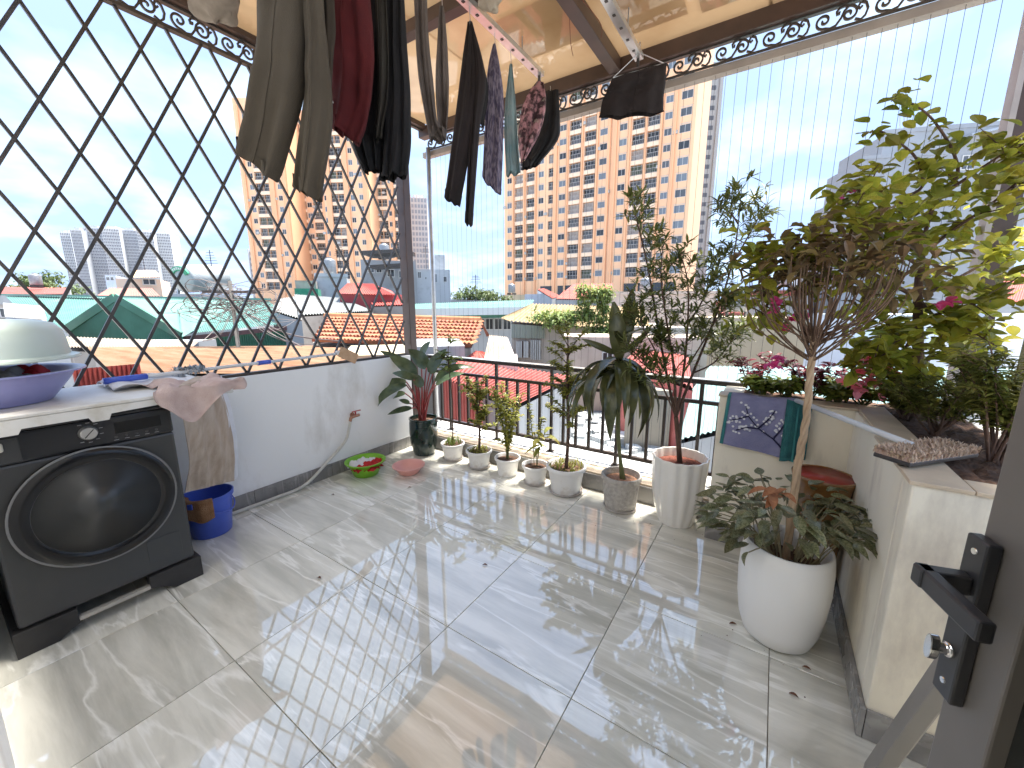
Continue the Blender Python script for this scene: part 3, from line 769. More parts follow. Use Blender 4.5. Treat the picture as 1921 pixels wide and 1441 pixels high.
m_aqua = M('aqua_sheet', (.17, .28, .27), (.20, .31, .30), rough=.45, scale=.8, wear=(0.238, 0.285, 0.272), wscale=.8)
m_cement = M('old_cement', (.34, .31, .28), (.24, .21, .19), rough=.9, scale=1.2, wear=(.16, .14, .12), wscale=1.2)
m_ww = mw('white_house', (.32, .335, .35), .08, dirt=.6); m_grw = mw('grey_house', (.44, .47, .50), .1); m_crw = mw('cream_house', (0.434, 0.360, 0.248), .08)

# teal warehouse with green gable
wh = thing('warehouse', 'teal ribbed metal roof with dark green gable behind the washing machine', 'warehouse', P3(300, 600, 23) * 1)
wh.location.z = GZ
rl_, rr_ = P3(10, 556, 28), P3(505, 566, 26)
part(ribs(MB(), P3(60, 606, 21), P3(222, 640, 19), P3(226, 557, 28), rl_, 46, .05), 'roof', m_teal, wh)
part(ribs(MB(), P3(222, 640, 19), P3(556, 606, 19), rr_, P3(226, 557, 28), 80, .05), 'roof', m_teal, wh)
ga, gb, gt = P3(128, 621, 18.6), P3(343, 632, 18.0), P3(220, 561, 18.4)
hgt_ = gt.z - (ga.z + gb.z) / 2
tk = (gt - ga).dot((gb - ga).normalized()) / (gb - ga).length
part(ribwall(MB(), ga, gb, GZ + 8, 44, .06, top=lambda t: hgt_ * (t / tk if t < tk else (1 - t) / (1 - tk))), 'gable', m_grn_w, wh)
part(MB().bar(ga + V((0, 0, .05)) - HD * .1, gt + V((0, 0, .08)) - HD * .1, .1, .35).bar(gt + V((0, 0, .08)) - HD * .1, gb + V((0, 0, .05)) - HD * .1, .1, .35), 'verge', m_grn_w, wh)
part(MB().tri(ga, gt, gt + HD * 9 + V((0, 0, .1))).tri(gb, gt + HD * 9 + V((0, 0, .1)), gt), 'cross_roof', m_teal, wh)
e0, e1 = P3(354, 637, 18.6), P3(554, 616, 18.6)
part(ribwall(MB(), e0, e1, GZ, 46, .06), 'side_wall', m_grn_w, wh)
part(MB().bar(e0 + V((0, 0, .06)) - HD * .25, e1 + V((0, 0, .06)) - HD * .25, .22, .2), 'gutter', M('maroon_gutter', (.14, .06, .055), (.1, .05, .045), rough=.6), wh)
part(MB().bar(P3(10, 555, 28) + V((0, 0, .08)), P3(505, 564, 26) + V((0, 0, .08)), .4, .12), 'ridge_cap', m_teal, wh)
house('low_wall', 'whitewashed wall strip below the green gable', 185, 372, 641, 15.5, m_ww, depth=1., yaw=2, cat='wall')
# rusty roofs by the low wall
rs = thing('rusty_shed', 'flat rusty orange corrugated roof just beyond the low wall', 'shed', P3(450, 670, 7.5)); rs.location.z = GZ
part(ribs(MB(), P3(205, 700, 5.4), P3(165, 654, 9.6), P3(640, 650, 11), P3(760, 702, 5.0), 40, .035), 'sheet', m_rust, rs)
part(MB().prism([P3(215, 704, 5.6) - V((0, 0, .05)), P3(175, 658, 9.4) - V((0, 0, .05)), P3(630, 654, 10.8) - V((0, 0, .05)), P3(750, 706, 5.2) - V((0, 0, .05))], (0, 0, -12)), 'wall', m_cement, rs)
r2 = thing('rusty_shed', 'weathered tan sheet roof below the green gable', 'shed', P3(200, 640, 12)); r2.location.z = GZ
part(ribs(MB(), P3(128, 652, 10.5), P3(355, 656, 10.5), P3(372, 642, 14.5), P3(118, 632, 14.5), 40, .03), 'sheet', M('tan_sheet', (0.259, 0.199, 0.151), (0.302, 0.259, 0.216), rough=.8, scale=2, wear=(0.194, 0.130, 0.086), wscale=1.4), r2)
part(MB().prism([P3(135, 656, 10.7) - V((0, 0, .05)), P3(350, 660, 10.7) - V((0, 0, .05)), P3(365, 646, 14.3) - V((0, 0, .05)), P3(125, 638, 14.3) - V((0, 0, .05))], (0, 0, -10)), 'wall', m_cement, r2)
rf = thing('red_fence', 'dark red corrugated sheet fence right of the stacked basins', 'fence', P3(200, 700, 5.2)); rf.location.z = GZ
part(ribwall(MB(), P3(134, 693, 5.0), P3(262, 682, 5.3), GZ, 14, .03), 'sheet', M('rust_red_sheet', (.20, .022, .016), (.28, .05, .035), rough=.7, scale=3, wear=(.12, .03, .02), wscale=3), rf)
# vaulted white roof at the far left
vt = thing('vaulted_shed', 'white vaulted sheet roof at the left edge above the basins', 'shed', P3(60, 590, 12)); vt.location.z = GZ
a, b = P3(10, 596, 12), P3(88, 601, 12.6); RD = V((a.x + b.x, a.y + b.y, 0)).normalized()
part(MB().grid(lambda u, v: a.lerp(b, u) + RD * (1.3 * v) + V((0, 0, .45 * math.sin(math.pi * min(1, v * .5 + .02)))), 16, 10), 'vault', m_wroof, vt, smooth=True)
part(MB().prism([a - V((0, 0, .02)), b - V((0, 0, .02)), b + RD * 1.3 - V((0, 0, .02)), a + RD * 1.3 - V((0, 0, .02))], (0, 0, -13)), 'wall', m_grw, vt)
house('concrete_hut', 'grey concrete rooftop room at the far left edge', -60, 24, 571, 14, m_cement, depth=4, wins=((2, 578, 22, 596, 2),))
# roofs along the left horizon
def simple_roof(name, label, quad, mat, n, amp=.05, wall=None, cat='house'):
    pts = [P3(*q) for q in quad]; c0 = sum(pts, V((0, 0, 0))) / 4
    t = thing(name, label, cat, V((c0.x, c0.y, GZ)))
    part(ribs(MB(), pts[0], pts[1], pts[2], pts[3], n, amp), 'sheet', mat, t)
    pz = [p + V((0, 0, -.06)) for p in pts]
    lo = [V((p.x, p.y, GZ)) for p in pts]
    mb = MB()
    for i in range(4): j = (i + 1) % 4; mb.quad(lo[i], lo[j], pz[j], pz[i])
    part(mb, 'wall', wall or m_cement, t)
    return t
m_rr = M('red_roof', (.27, .055, .04), (.30, .075, .055), rough=.6, scale=1, wear=(0.241, 0.085, 0.064), wscale=1)
simple_roof('red_roofed_house', 'long red roof at the far left on the horizon', [(-40, 553, 44), (122, 552, 44), (132, 540, 54), (-40, 538, 54)], m_rr, 40, wall=m_ww)
simple_roof('red_roofed_house', 'small dark red roof below the peach house', [(180, 556, 40), (300, 556, 40), (285, 541, 48), (205, 541, 48)], M('maroon_roof', (.36, .12, .09), (.42, .15, .12), rough=.7), 24, wall=m_ww)
pt, pn_, Q_, W_, zt_ = house('peach_house', 'peach house with tan roof below the distant white towers', 216, 300, 522, 52, M('peach_wall', (.70, .54, .42), (.62, .48, .38), rough=.8, scale=.8), depth=8, wins=((268, 523, 292, 535, 1),))
part(ribs(MB(), P3(246, 521, 51), P3(304, 520, 51), P3(292, 508, 56), P3(256, 508, 56), 18, .08), 'roof', M('tan_tiles', (.66, .42, .25), (.72, .50, .32), rough=.8, scale=1), pt)
house('blue_grey_house', 'small blue-grey house left of the peach house', 196, 217, 516, 58, M('bluegrey', (.40, .46, .54), (.46, .52, .6), rough=.8), wins=((200, 520, 205, 526, 2), (208, 520, 213, 526, 2)))
# water tank with green label
tk_ = thing('water_tank', 'large white horizontal water tank with a green band on its round end', 'water tank', P3(360, 548, 30))
ca, cb_ = P3(342, 523, 29), P3(412, 521, 32); axd = (cb_ - ca).normalized(); rad_ = .98
part(MB().lathe(ca, [(0, -.16), (rad_ * .6, -.12), (rad_ * .92, -.02), (rad_, .06), (rad_, (cb_ - ca).length), (rad_ * .9, (cb_ - ca).length + .1), (0, (cb_ - ca).length + .18)], 40, axis=axd), 'drum', M('tank_steel', (.34, .37, .38), (.28, .31, .32), rough=.35, scale=1), tk_, smooth=True)
gA, gB = frame_of(axd)
gpts = MB()
ang0 = math.atan2(V((0, 0, 1)).dot(gB), V((0, 0, 1)).dot(gA))
for i in range(14):
    t0, t1 = ang0 - 1.15 + 2.3 * i / 14, ang0 - 1.15 + 2.3 * (i + 1) / 14
    f_ = lambda t, r: ca + (gA * math.cos(t) + gB * math.sin(t)) * r - axd * .19
    gpts.prism([f_(t0, .55), f_(t1, .55), f_(t1, .86), f_(t0, .86)], axd * .12)
part(gpts, 'green_band', M('green_print', (.03, .25, .14), rough=.5), tk_)
lt = MB()
for i in range(6):          # pale blurred letters on the band
    t0 = ang0 - .75 + 1.5 * i / 6
    f_ = lambda t, r: ca + (gA * math.cos(t) + gB * math.sin(t)) * r - axd * .205
    lt.prism([f_(t0, .62), f_(t0 + .05, .62), f_(t0 + .05, .79), f_(t0, .79)], axd * .012)
    lt.prism([f_(t0 + .11, .62), f_(t0 + .16, .62), f_(t0 + .16, .79), f_(t0 + .11, .79)], axd * .012)
    lt.prism([f_(t0 + .05, .68 + .06 * (i % 2)), f_(t0 + .11, .68 + .06 * (i % 2)), f_(t0 + .11, .72 + .06 * (i % 2)), f_(t0 + .05, .72 + .06 * (i % 2))], axd * .012)
part(lt, 'lettering', M('white_print', (.75, .76, .74), rough=.5), tk_)
part(MB().bar(P3(335, 560, 29.5), P3(335, 541, 29.5), .15, .15).bar(P3(412, 560, 32), P3(412, 538, 32), .15, .15), 'cradle', m_galv, tk_)
house('grey_house', 'low grey house under the white water tank', 322, 440, 551, 29, m_grw, depth=8)
# utility pole with tangled cables
up_ = thing('utility_pole', 'concrete utility pole top in the tangle of cables', 'pole', V((*P3(432, 540, 10).xy, GZ)))
pp = P3(432, 536, 10)
m_pole_d = M('pole_concrete', (.07, .065, .06), (.10, .095, .09), rough=.9)
part(MB().tube([V((pp.x, pp.y, GZ)), pp + V((0, 0, .12))], [.07, .045], 10), 'shaft', m_pole_d, up_, smooth=True)
part(MB().bar(pp - RT * .7 + V((0, 0, -.15)), pp + RT * .7 + V((0, 0, -.15)), .07, .07), 'crossarm', m_pole_d, up_)
m_cab = M('cable', (.10, .085, .08), (.20, .17, .16), rough=.7, scale=3)
cbm = MB()
for q in range(34):
    c0 = pp + RT * U(-1.0, .9) + V((0, 0, U(-.75, -.02))) + HD * U(-.3, .3); rr = U(.12, .42)
    pts = [c0 + RT * (rr * 1.6 * math.cos(t)) + V((0, 0, rr * .5 * math.sin(t) + .05 * math.sin(3 * t + q))) + HD * (.15 * math.sin(2 * t)) for t in [i * 6.3 / 14 for i in range(15)]]
    cbm.tube(pts, U(.006, .012), 4, cap=False)
for (px, py, D) in ((300, 575, 30), (240, 570, 34), (556, 600, 16), (520, 568, 25), (640, 640, 9), (380, 640, 9), (330, 480, 40), (566, 650, 8)):
    e = P3(px, py, D)
    for k in range(3):
        s_ = pp + V((0, 0, U(-.6, -.1))); mid = (s_ + e) / 2 - V((0, 0, U(.1, .5))); cbm.tube(smooth_path([s_, mid, e], 6), .008, 4, cap=False)
single(cbm, 'cable_tangle', m_cab, pp - V((0, 0, .9)), 'tangle of looping cables hanging in front of the teal roof', 'cables')
# centre-left
simple_roof('white_roofed_shed', 'wide white sheet roof left of the red hip-roofed house', [(560, 592, 17), (700, 584, 22), (640, 560, 30), (552, 553, 30)], m_wroof, 30, wall=m_cement)
simple_roof('white_roofed_shed', 'narrow white lean-to roof beside the teal roof', [(510, 582, 20), (566, 600, 16.5), (558, 556, 29), (520, 562, 27)], m_wroof, 12, wall=m_ww)
house('green_net_box', 'green netted rooftop cage above the white roof', 552, 596, 541, 31, M('green_net', (.03, .22, .13), (.05, .28, .17), rough=.8, scale=3), depth=3)
house('concrete_block', 'plain grey concrete block behind the green cage', 553, 592, 526, 34, m_cement, depth=4)
house('white_block', 'blank white house wall between the orange towers and the red roof', 592, 650, 519, 36, m_grw, depth=8, parapet=.3)
rh = thing('red_house', 'small dark red house with red hip roof seen through the lattice', 'house', V((*P3(690, 560, 27).xy, GZ)))
a, b = P3(637, 551, 26), P3(736, 553, 26)
part(MB().prism([V((a.x, a.y, GZ)), V((b.x, b.y, GZ)), V((b.x, b.y, GZ)) + HD * 5, V((a.x, a.y, GZ)) + HD * 5], (0, 0, a.z - GZ)), 'wall', M('crimson_wall', (.34, .05, .06), (.40, .08, .08), rough=.7, scale=1), rh)
m_hip = M('hip_red', (.30, .05, .04), (.34, .07, .05), rough=.6, scale=1)
ea, eb, ec, ed = P3(632, 551, 25.6), P3(742, 554, 25.6), P3(735, 546, 31.5), P3(640, 544, 31.5); ra, rb = P3(652, 532, 28.5), P3(700, 533, 28.5)
part(ribs(MB(), ea, eb, rb, ra, 24, .05).add([ea, ra, ed], [(0, 1, 2)]).add([eb, ec, rb], [(0, 1, 2)]).add([ed, ra, rb, ec], [(0, 1, 2, 3)]), 'roof', m_hip, rh)
simple_roof('red_roofed_stall', 'low red awning right of the red hip-roofed house', [(700, 574, 24), (775, 572, 24), (775, 560, 28), (690, 562, 28)], m_hip, 16, wall=m_cement)
wb_, pnw, Qw, Ww, ztw = house('white_house', 'white house with dark awning beside the brown corner post', 676, 780, 487, 44, m_ww, depth=10, wins=((690, 500, 702, 512, 2), (706, 497, 716, 512, 1), (726, 505, 740, 520, 1), (748, 508, 760, 522, 2)))
part(MB().bar(P3(690, 478, 42) , P3(772, 474, 42), 3.2, .35), 'awning', m_dark, wb_); part(MB().bar(P3(700, 502, 42.5), P3(768, 498, 42.5), 2., .3), 'awning', m_dark, wb_)
pt, pn_, Q_, W_, zt_ = house('grey_white_house', 'grey-white house with a square water tower right of the grey pole', 776, 844, 505, 46, m_grw, depth=8, wins=((784, 510, 790, 522, 2), (798, 520, 800, 524, 1), (815, 514, 820, 530, 0), (832, 519, 838, 529, 1)))
house('water_tower', 'square grey water tower on the grey-white house', 815, 834, 478, 49, M('block_grey', (.34, .36, .38), (.40, .42, .44), rough=.9, scale=3), depth=3.2, zb=zt_ + .02, cat='tower')
# clay tiled roof, tile by tile
ct = thing('clay_tiled_house', 'house with orange clay tile roof beyond the corner post', 'house', V((*P3(750, 640, 11.5).xy, GZ)))
ea, eb, rb, ra = P3(586, 642, 10.2), P3(884, 652, 9.2), P3(902, 606, 11.6), P3(612, 597, 13.0)
m_clay = M('clay_tile', (.26, .085, .04), (.33, .13, .07), rough=.8, scale=6, rnd=.25)
slope = ra - ea; nr, nc = 7, 42
nn = (eb - ea).cross(slope).normalized(); nn = nn if nn.z > 0 else -nn
tw0 = (eb - ea).length / nc; th0 = slope.length / nr
tm = MB().grid(lambda u, v: (u * tw0 * 1.06 - tw0 / 2, v * th0 * 1.12, .05 * math.sin(u * math.pi) + .075 * (1 - v)), 6, 1)
tm.add([(-tw0 / 2, 0, 0), (tw0 * .56, 0, 0), (tw0 * .56, 0, .075), (0, 0, .125), (-tw0 / 2, 0, .075)], [(0, 1, 2, 3, 4)])
tme = tm.mesh('roof_tile', m_clay)
rl0 = part(MB().quad(ea - nn * .03, eb - nn * .03, rb - nn * .03, ra - nn * .03), 'roof', m_cement, ct)
for j in range(nr):
    for i in range(nc):
        p = ea.lerp(eb, (i + .5) / nc).lerp(ra.lerp(rb, (i + .5) / nc), j / nr) + nn * U(0, .012)
        xd = (eb - ea).normalized(); yd = nn.cross(xd)
        o = bpy.data.objects.new('roof_tile', tme); link(o, rl0); o.location = p - rootloc(rl0); o.rotation_euler = Matrix((xd, yd, nn)).transposed().to_euler()
part(MB().tube([ra + nn * .06, rb + nn * .06], .12, 8), 'ridge', m_clay, ct)
part(MB().prism([V((*p.xy, GZ)) for p in (ea + HD * .3, eb + HD * .3 - RT * .35, rb - RT * .3, ra)], (0, 0, ea.z - GZ - .1)), 'wall', m_cement, ct)
part(MB().tri(eb - RT * .35, rb - RT * .3 - V((0, 0, .1)), eb + HD * 4.5 - RT * .1), 'gable', M('dark_wood', (.06, .03, .03), (.1, .05, .04), rough=.8), ct)
part(MB().quad(rb, rb + RT * .05, P3(919, 630, 13.6), P3(913, 632, 13.6)), 'far_slope', m_clay, ct)
house('white_shed', 'low white shed below the clay tiled roof', 760, 872, 651, 7.6, m_ww, depth=2, cat='shed')
house('pale_shed', 'pale yellow sheet roof corner beyond the end of the low wall', 640, 775, 668, 6.8, m_crw, depth=2.0, cat='shed')
# teal long building
tb, pn_, Q_, W_, zt_ = house('long_building', 'long teal-roofed building with dark window band behind the clay roof', 690, 1012, 589, 28, m_grw, depth=9, wins=[(828 + i * 16.5, 597, 843 + i * 16.5, 619, 1) for i in range(8)] + [(x, 596, x + 18, 612, 1) for x in (700, 724, 748)], fr=m_frame)
part(ribs(MB(), P3(690, 589, 27.5), P3(990, 583, 27.5), P3(1002, 563, 37), P3(720, 573, 37), 70, .06), 'roof', m_teal, tb)
part(MB().bar(P3(690, 588, 27.3), P3(1000, 582.5, 27.3), .1, .5), 'fascia', M('white_fascia', (.66, .70, .68), rough=.6), tb)
part(MB().bar(P3(690, 595, 27.6), P3(1000, 590, 27.6), .06, .35), 'fascia', m_grn_w, tb)
gh = MB()
# tan hip roof with grey wall and vines
m_tanr = M('tan_ribs', (.23, .16, .075), (.29, .21, .115), rough=.8, scale=1.5, wear=(0.194, 0.121, 0.060), wscale=1.2)
th_ = thing('tan_roofed_house', 'old house with tan ribbed hip roof and vine-covered wall', 'house', V((*P3(1050, 620, 15).xy, GZ)))
ea, eb, ra, rb = P3(957, 603, 14.2), P3(1230, 625, 13.2), P3(998, 571, 18), P3(1200, 577, 18)
part(ribs(MB(), ea, eb, rb, ra, 34, .045), 'roof', m_tanr, th_)
part(ribs(MB(), P3(940, 597, 19), ea, ra, ra + HD * .05, 10, .03), 'hip', m_tanr, th_)
pnh = Plane(960, 610, 14.4, -14); 
wa, wb2 = pnh.hit(960, 606), pnh.hit(1300, 606)
wz = wa.z
part(MB().prism([V((wa.x, wa.y, GZ)), V((wb2.x, wb2.y, GZ)), V((wb2.x, wb2.y, GZ)) + HD * 4, V((wa.x, wa.y, GZ)) + HD * 4], (0, 0, wz - GZ - .1)), 'wall', M('stained_wall', (.40, .35, .31), (.50, .44, .39), rough=.9, scale=1.4, wear=(.20, .17, .15), wscale=1.1), th_)
part(ribwall(MB(), pnh.hit(959, 607) - HD * .1, pnh.hit(1022, 612) - HD * .1, pnh.hit(980, 634).z, 20, .04), 'sheet_wall', M('sage_sheet', (.34, .36, .31), (.40, .42, .37), rough=.6, scale=1), th_)
for (x0, y0, x1, y1, mt) in ((970, 640, 981, 670, M('shutter', (.14, .06, .05), (.18, .09, .07), rough=.7)), (984, 640, 993, 670, MATS['shutter'] if 'shutter' in MATS else None), (996, 638, 1016, 674, g_glass[3])):
    a, b = pnh.hit(x0, y1), pnh.hit(x1, y0)
    so_ = part(MB().prism([a, V((b.x, b.y, a.z)), b, V((a.x, a.y, b.z))], pnh.n * .08), 'window', mt or MATS['shutter'], th_)
    gb_ = MB()
    for i in range(5): p = a.lerp(V((b.x, b.y, a.z)), (i + .5) / 5) + pnh.n * .14; gb_.bar(p, V((p.x, p.y, b.z)), .03, .03)
    part(gb_, 'grille', m_frame, so_)
house('concrete_wall', 'stained brown concrete wall behind the slender potted tree', 1060, 1330, 632, 10.5, M('brown_stain', (.36, .29, .24), (.46, .38, .32), rough=.9, scale=1.2, wear=(.18, .14, .12), wscale=1), depth=1.5, yaw=-6, cat='wall', wins=((1128, 660, 1150, 690, 1),))
# small weathered gable
wg_ = thing('weathered_shed', 'small weathered shed with mossy roof below the clay roof', 'shed', V((*P3(935, 660, 9).xy, GZ)))
a, b, r1, r2_ = P3(908, 676, 8.2), P3(938, 684, 7.8), P3(952, 634, 9), P3(918, 630, 9.6)
part(ribs(MB(), a, b, r1, r2_, 10, .03), 'roof', M('moss_roof', (.26, .21, .16), (.40, .34, .27), rough=.95, scale=4), wg_)
q_ = P3(972, 694, 7.6)
part(MB().prism([b, V((q_.x, q_.y, b.z)), r1], HD * .2).prism([V((*p.xy, GZ)) for p in (a, b, q_, q_ + HD * 2, a + HD * 1.2)], (0, 0, b.z - GZ)), 'wall', M('pinkish_wall', (.55, .47, .43), (.62, .54, .50), rough=.9, scale=2), wg_)
# red houses at the foot of the right tower
simple_roof('red_roofed_house', 'small red gable roof with grey side at the foot of the right tower', [(1008, 543, 42), (1036, 560, 38), (1052, 556, 46), (1020, 541, 50)], m_rr, 10, wall=m_grw)
house('grey_gable', 'grey corrugated gable wall at the foot of the right tower', 985, 1024, 552, 41, M('grey_sheet', (.42, .45, .50), (.48, .51, .56), rough=.6, scale=2), depth=4)
simple_roof('red_roofed_house', 'wide red roof half hidden by the vines at the foot of the tower', [(1042, 561, 36), (1110, 562, 36), (1112, 546, 42), (1058, 546, 42)], m_rr, 16, wall=m_ww)
simple_roof('red_roofed_house', 'faded red roof above the vines at the foot of the tower', [(1060, 546, 46), (1150, 546, 46), (1150, 532, 54), (1075, 533, 54)], m_pinkr, 16, wall=m_ww)
house('cream_block', 'low cream annex at the left foot of the right tower', 944, 990, 553, 60, m_crw, depth=6)
house('market_hall', 'low brownish flat-roofed hall at the right foot of the tower', 1140, 1345, 553, 40, M('hall_wall', (.56, .44, .36), (.62, .50, .42), rough=.9, scale=1), depth=10, parapet=.3)
# below the railing
simple_roof('red_sheet_shed', 'pinkish red ribbed roof right below the railing', [(834, 712, 5.3), (968, 760, 4.9), (1075, 708, 8.2), (862, 672, 8.2)], m_pinkr, 26, .03, wall=m_ww)
rw = thing('red_sheet_wall', 'red corrugated sheet wall seen through the left balusters', 'wall', V((*P3(880, 740, 4.9).xy, GZ)))
part(ribwall(MB(), P3(828, 708, 5.1), P3(905, 738, 4.9), GZ, 14, .03), 'sheet', m_redsh, rw)
simple_roof('ridge_roofed_shed', 'small orange-red ridge roof behind the railing top', [(872, 672, 9.2), (945, 676, 9.0), (905, 660, 10.2), (892, 659, 10.4)], m_hip, 8, .02)
simple_roof('red_sheet_shed', 'red ribbed roof behind the dracaena leaves', [(1168, 680, 8.5), (1300, 728, 7.0), (1290, 662, 10.5), (1196, 655, 10.5)], m_pinkr, 16, .03, wall=m_redsh)
fr_ = thing('flat_roofed_building', 'pale grey littered flat roof seen through the balusters', 'building', V((*P3(1100, 800, 8).xy, GZ)))
fa = [P3(940, 900, 6.2), P3(1330, 900, 6.2), P3(1300, 735, 13), P3(985, 735, 13)]; zf = -1.35
part(MB().prism([V((p.x, p.y, GZ)) for p in fa], (0, 0, zf - GZ)), 'slab', M('littered_roof', (.14, .16, .17), (.27, .29, .30), rough=.85, scale=1.8, lo=.42, hi=.58, wear=(0.109, 0.109, 0.109), wscale=3), fr_)
rb_ = MB()
for q in range(150):
    p = fa[0].lerp(fa[1], U(.03, .97)).lerp(fa[3].lerp(fa[2], U(.03, .97)), U(.02, .98)); p.z = zf
    rb_.box(p + V((0, 0, .03)), (U(.1, .5), U(.05, .3), U(.03, .12)), Matrix.Rotation(U(0, 3), 3, 'Z') @ Matrix.Rotation(U(-.2, .2), 3, 'X'))
part(rb_, 'litter', M('litter', (.45, .46, .46), (.62, .63, .62), rough=.9, rnd=.4), fr_, stuff=True)
house('beige_parapet', 'beige plastered parapet wall behind the tall fluted pot', 1176, 1262, 728, 7.6, M('beige_plaster', (0.307, 0.268, 0.208), (0.347, 0.313, 0.258), rough=.9, scale=1.5, wear=(0.198, 0.169, 0.134), wscale=1.5), depth=.4, yaw=-22, cat='wall', zb=-1.36)
simple_roof('mint_roofed_house', 'pale mint sheet roof left of the planter', [(1272, 826, 5.2), (1420, 792, 5.2), (1420, 716, 8), (1300, 730, 8)], m_aqua, 14, .02, wall=m_ww)
simple_roof('aqua_roofed_hall', 'wide pale aqua ribbed roof beyond the planter', [(1290, 742, 8.5), (1960, 790, 6.0), (1900, 690, 12), (1330, 688, 13)], m_aqua, 60, .03, wall=m_ww)
pt, pn_, Q_, W_, zt_ = house('cream_building', 'cream parapet building right of the slender potted tree', 1318, 1600, 596, 22, m_crw, depth=6, wins=())
part(MB().bar(P3(1318, 633, 21.8), P3(1600, 633, 21.8), .3, .14), 'cornice', m_cement, pt)
part(MB().prism([P3(1330, 637, 21.85), P3(1595, 637, 21.85), P3(1595, 668, 21.85), P3(1330, 668, 21.85)], HD * .1), 'lower_panel', M('mauve_stain', (.30, .24, .22), (.42, .34, .31), rough=.9, scale=1), pt)
house('white_red_house', 'small white house with red top band behind the braided trunk', 1418, 1520, 556, 40, m_ww, depth=6, wins=((1426, 566, 1432, 574, 2), (1440, 566, 1446, 574, 2)))
house('red_roof_box', 'red roof band on the small white house', 1422, 1518, 545, 39, m_rr, depth=7, zb=P3(1422, 555, 39).z, cat='roof')
house('small_block', 'pale distant block with window grid behind the braided crown', 1505, 1545, 470, 160, m_wt, depth=10)
house('white_wall_house', 'blank bluish white house wall behind the bougainvillea trunk', 1610, 2050, 590, 13.5, M('bluish_white', (.64, .68, .74), (.70, .73, .78), rough=.7, scale=.8), depth=2, yaw=4)
simple_roof('red_roofed_house', 'red roof peeking out at the right edge beside the bougainvillea', [(1850, 572, 22), (1990, 560, 22), (1990, 512, 30), (1880, 516, 30)], m_hip, 14, wall=m_ww)
# grey-white building at the upper right
m_gb = mw('pale_grey_house', (.30, .325, .36), .08, dirt=.75)
ph_, _a, _b, _c, _d = house('pale_house', 'stepped pale grey house at the upper right behind the bougainvillea top', 1584, 1700, 372, 38, m_gb, depth=5, yaw=-12, wins=((1594, 384, 1599, 404, 1), (1606, 410, 1612, 430, 2)))
house('pale_house', '', 1618, 1770, 300, 41, m_gb, root=ph_, depth=6, yaw=-12, wins=((1632, 310, 1639, 334, 1), (1655, 288 + 20, 1661, 330, 2)), parapet=.3)
up2, pn_, Q_, W_, zt_ = house('pale_house', '', 1660, 1960, 252, 45, m_gb, root=ph_, depth=8, yaw=-12, parapet=.4, wins=((1800, 290, 1830, 320, 2), (1850, 290, 1880, 320, 2)))
for k_, (x, y0, y1) in enumerate(((1688, 252, 214), (1696, 252, 205), (1702, 252, 212))):
    part(MB().tube([P3(x, y0, 44.8), P3(x, y1, 44.8)], .05, 6), 'antenna', m_galv, up2)
tkp = P3(1728, 236, 46)
single(MB().lathe(tkp - V((0, 0, .9)), [(0, 0), (.75, 0), (.75, 1.6), (.4, 1.95), (0, 2.0)], 20), 'water_tank', m_alu, tkp - V((0, 0, .9)), 'silver upright water tank on the pale grey house', 'water tank', ang=40)
part(MB().bar(P3(1808, 258, 43), P3(1905, 236, 43), 1.5, .2), 'canopy', m_galv, up2)

# ---- clutter on the roofs
def roof_tank(px, py, D, label, horiz=False):
    p = P3(px, py, D); t = thing('water_tank', label, 'water tank', p)
    part(MB().lathe(p + V((0, 0, .35)), [(0, 0), (.52, 0), (.55, .08), (.55, 1.1), (.5, 1.2), (.2, 1.34), (.2, 1.42), (0, 1.42)], 22), 'drum', M('steel_tank', (.30, .31, .32), (.24, .25, .26), rough=.3, metal=.4), t, ang=40)
    part(MB().bx(p.x - .5, p.x - .42, p.y - .5, p.y + .5, p.z, p.z + .34).bx(p.x + .42, p.x + .5, p.y - .5, p.y + .5, p.z, p.z + .34).bx(p.x - .5, p.x + .5, p.y - .04, p.y + .04, p.z + .1, p.z + .16), 'cradle', m_dark, t)
for px, py, D, lab in ((620, 521, 37, 'steel water tank on the blank white house wall'), (960, 554, 61, 'steel water tank on the low cream annex'), (1210, 553, 41, 'steel water tank on the low brownish hall'), (1380, 596, 23, 'steel water tank on the cream parapet building'), (1470, 545, 41, 'steel water tank on the small white house with red band'), (722, 487, 46, 'steel water tank on the white house with dark awning'), (70, 540, 50, 'steel water tank beside the long red roof at far left')):
    roof_tank(px, py, D, lab)
def antenna(px, py, D, h_, label):
    p = P3(px, py, D); mb = MB().tube([p, p + V((0, 0, h_))], .03, 5)
    for k in range(5): mb.bar(p + V((0, 0, h_ * (.7 + .06 * k))) - RT * (.5 - .06 * k), p + V((0, 0, h_ * (.7 + .06 * k))) + RT * (.5 - .06 * k), .03, .03)
    single(mb, 'roof_antenna', m_dark, p, label, 'antenna')
for px, py, D, h_, lab in ((404, 551, 31, 3.2, 'thin rooftop aerial right of the water tank with green band'), (640, 519, 36, 2.6, 'rooftop aerial above the blank white wall'), (893, 566, 34, 2.2, 'rooftop aerial above the long teal roof'), (1245, 553, 41, 2.4, 'rooftop aerial on the low brownish hall'), (800, 505, 47, 2.6, 'rooftop aerial on the grey-white house'), (272, 508, 54, 2.4, 'rooftop aerial on the peach house')):
    antenna(px, py, D, h_, lab)
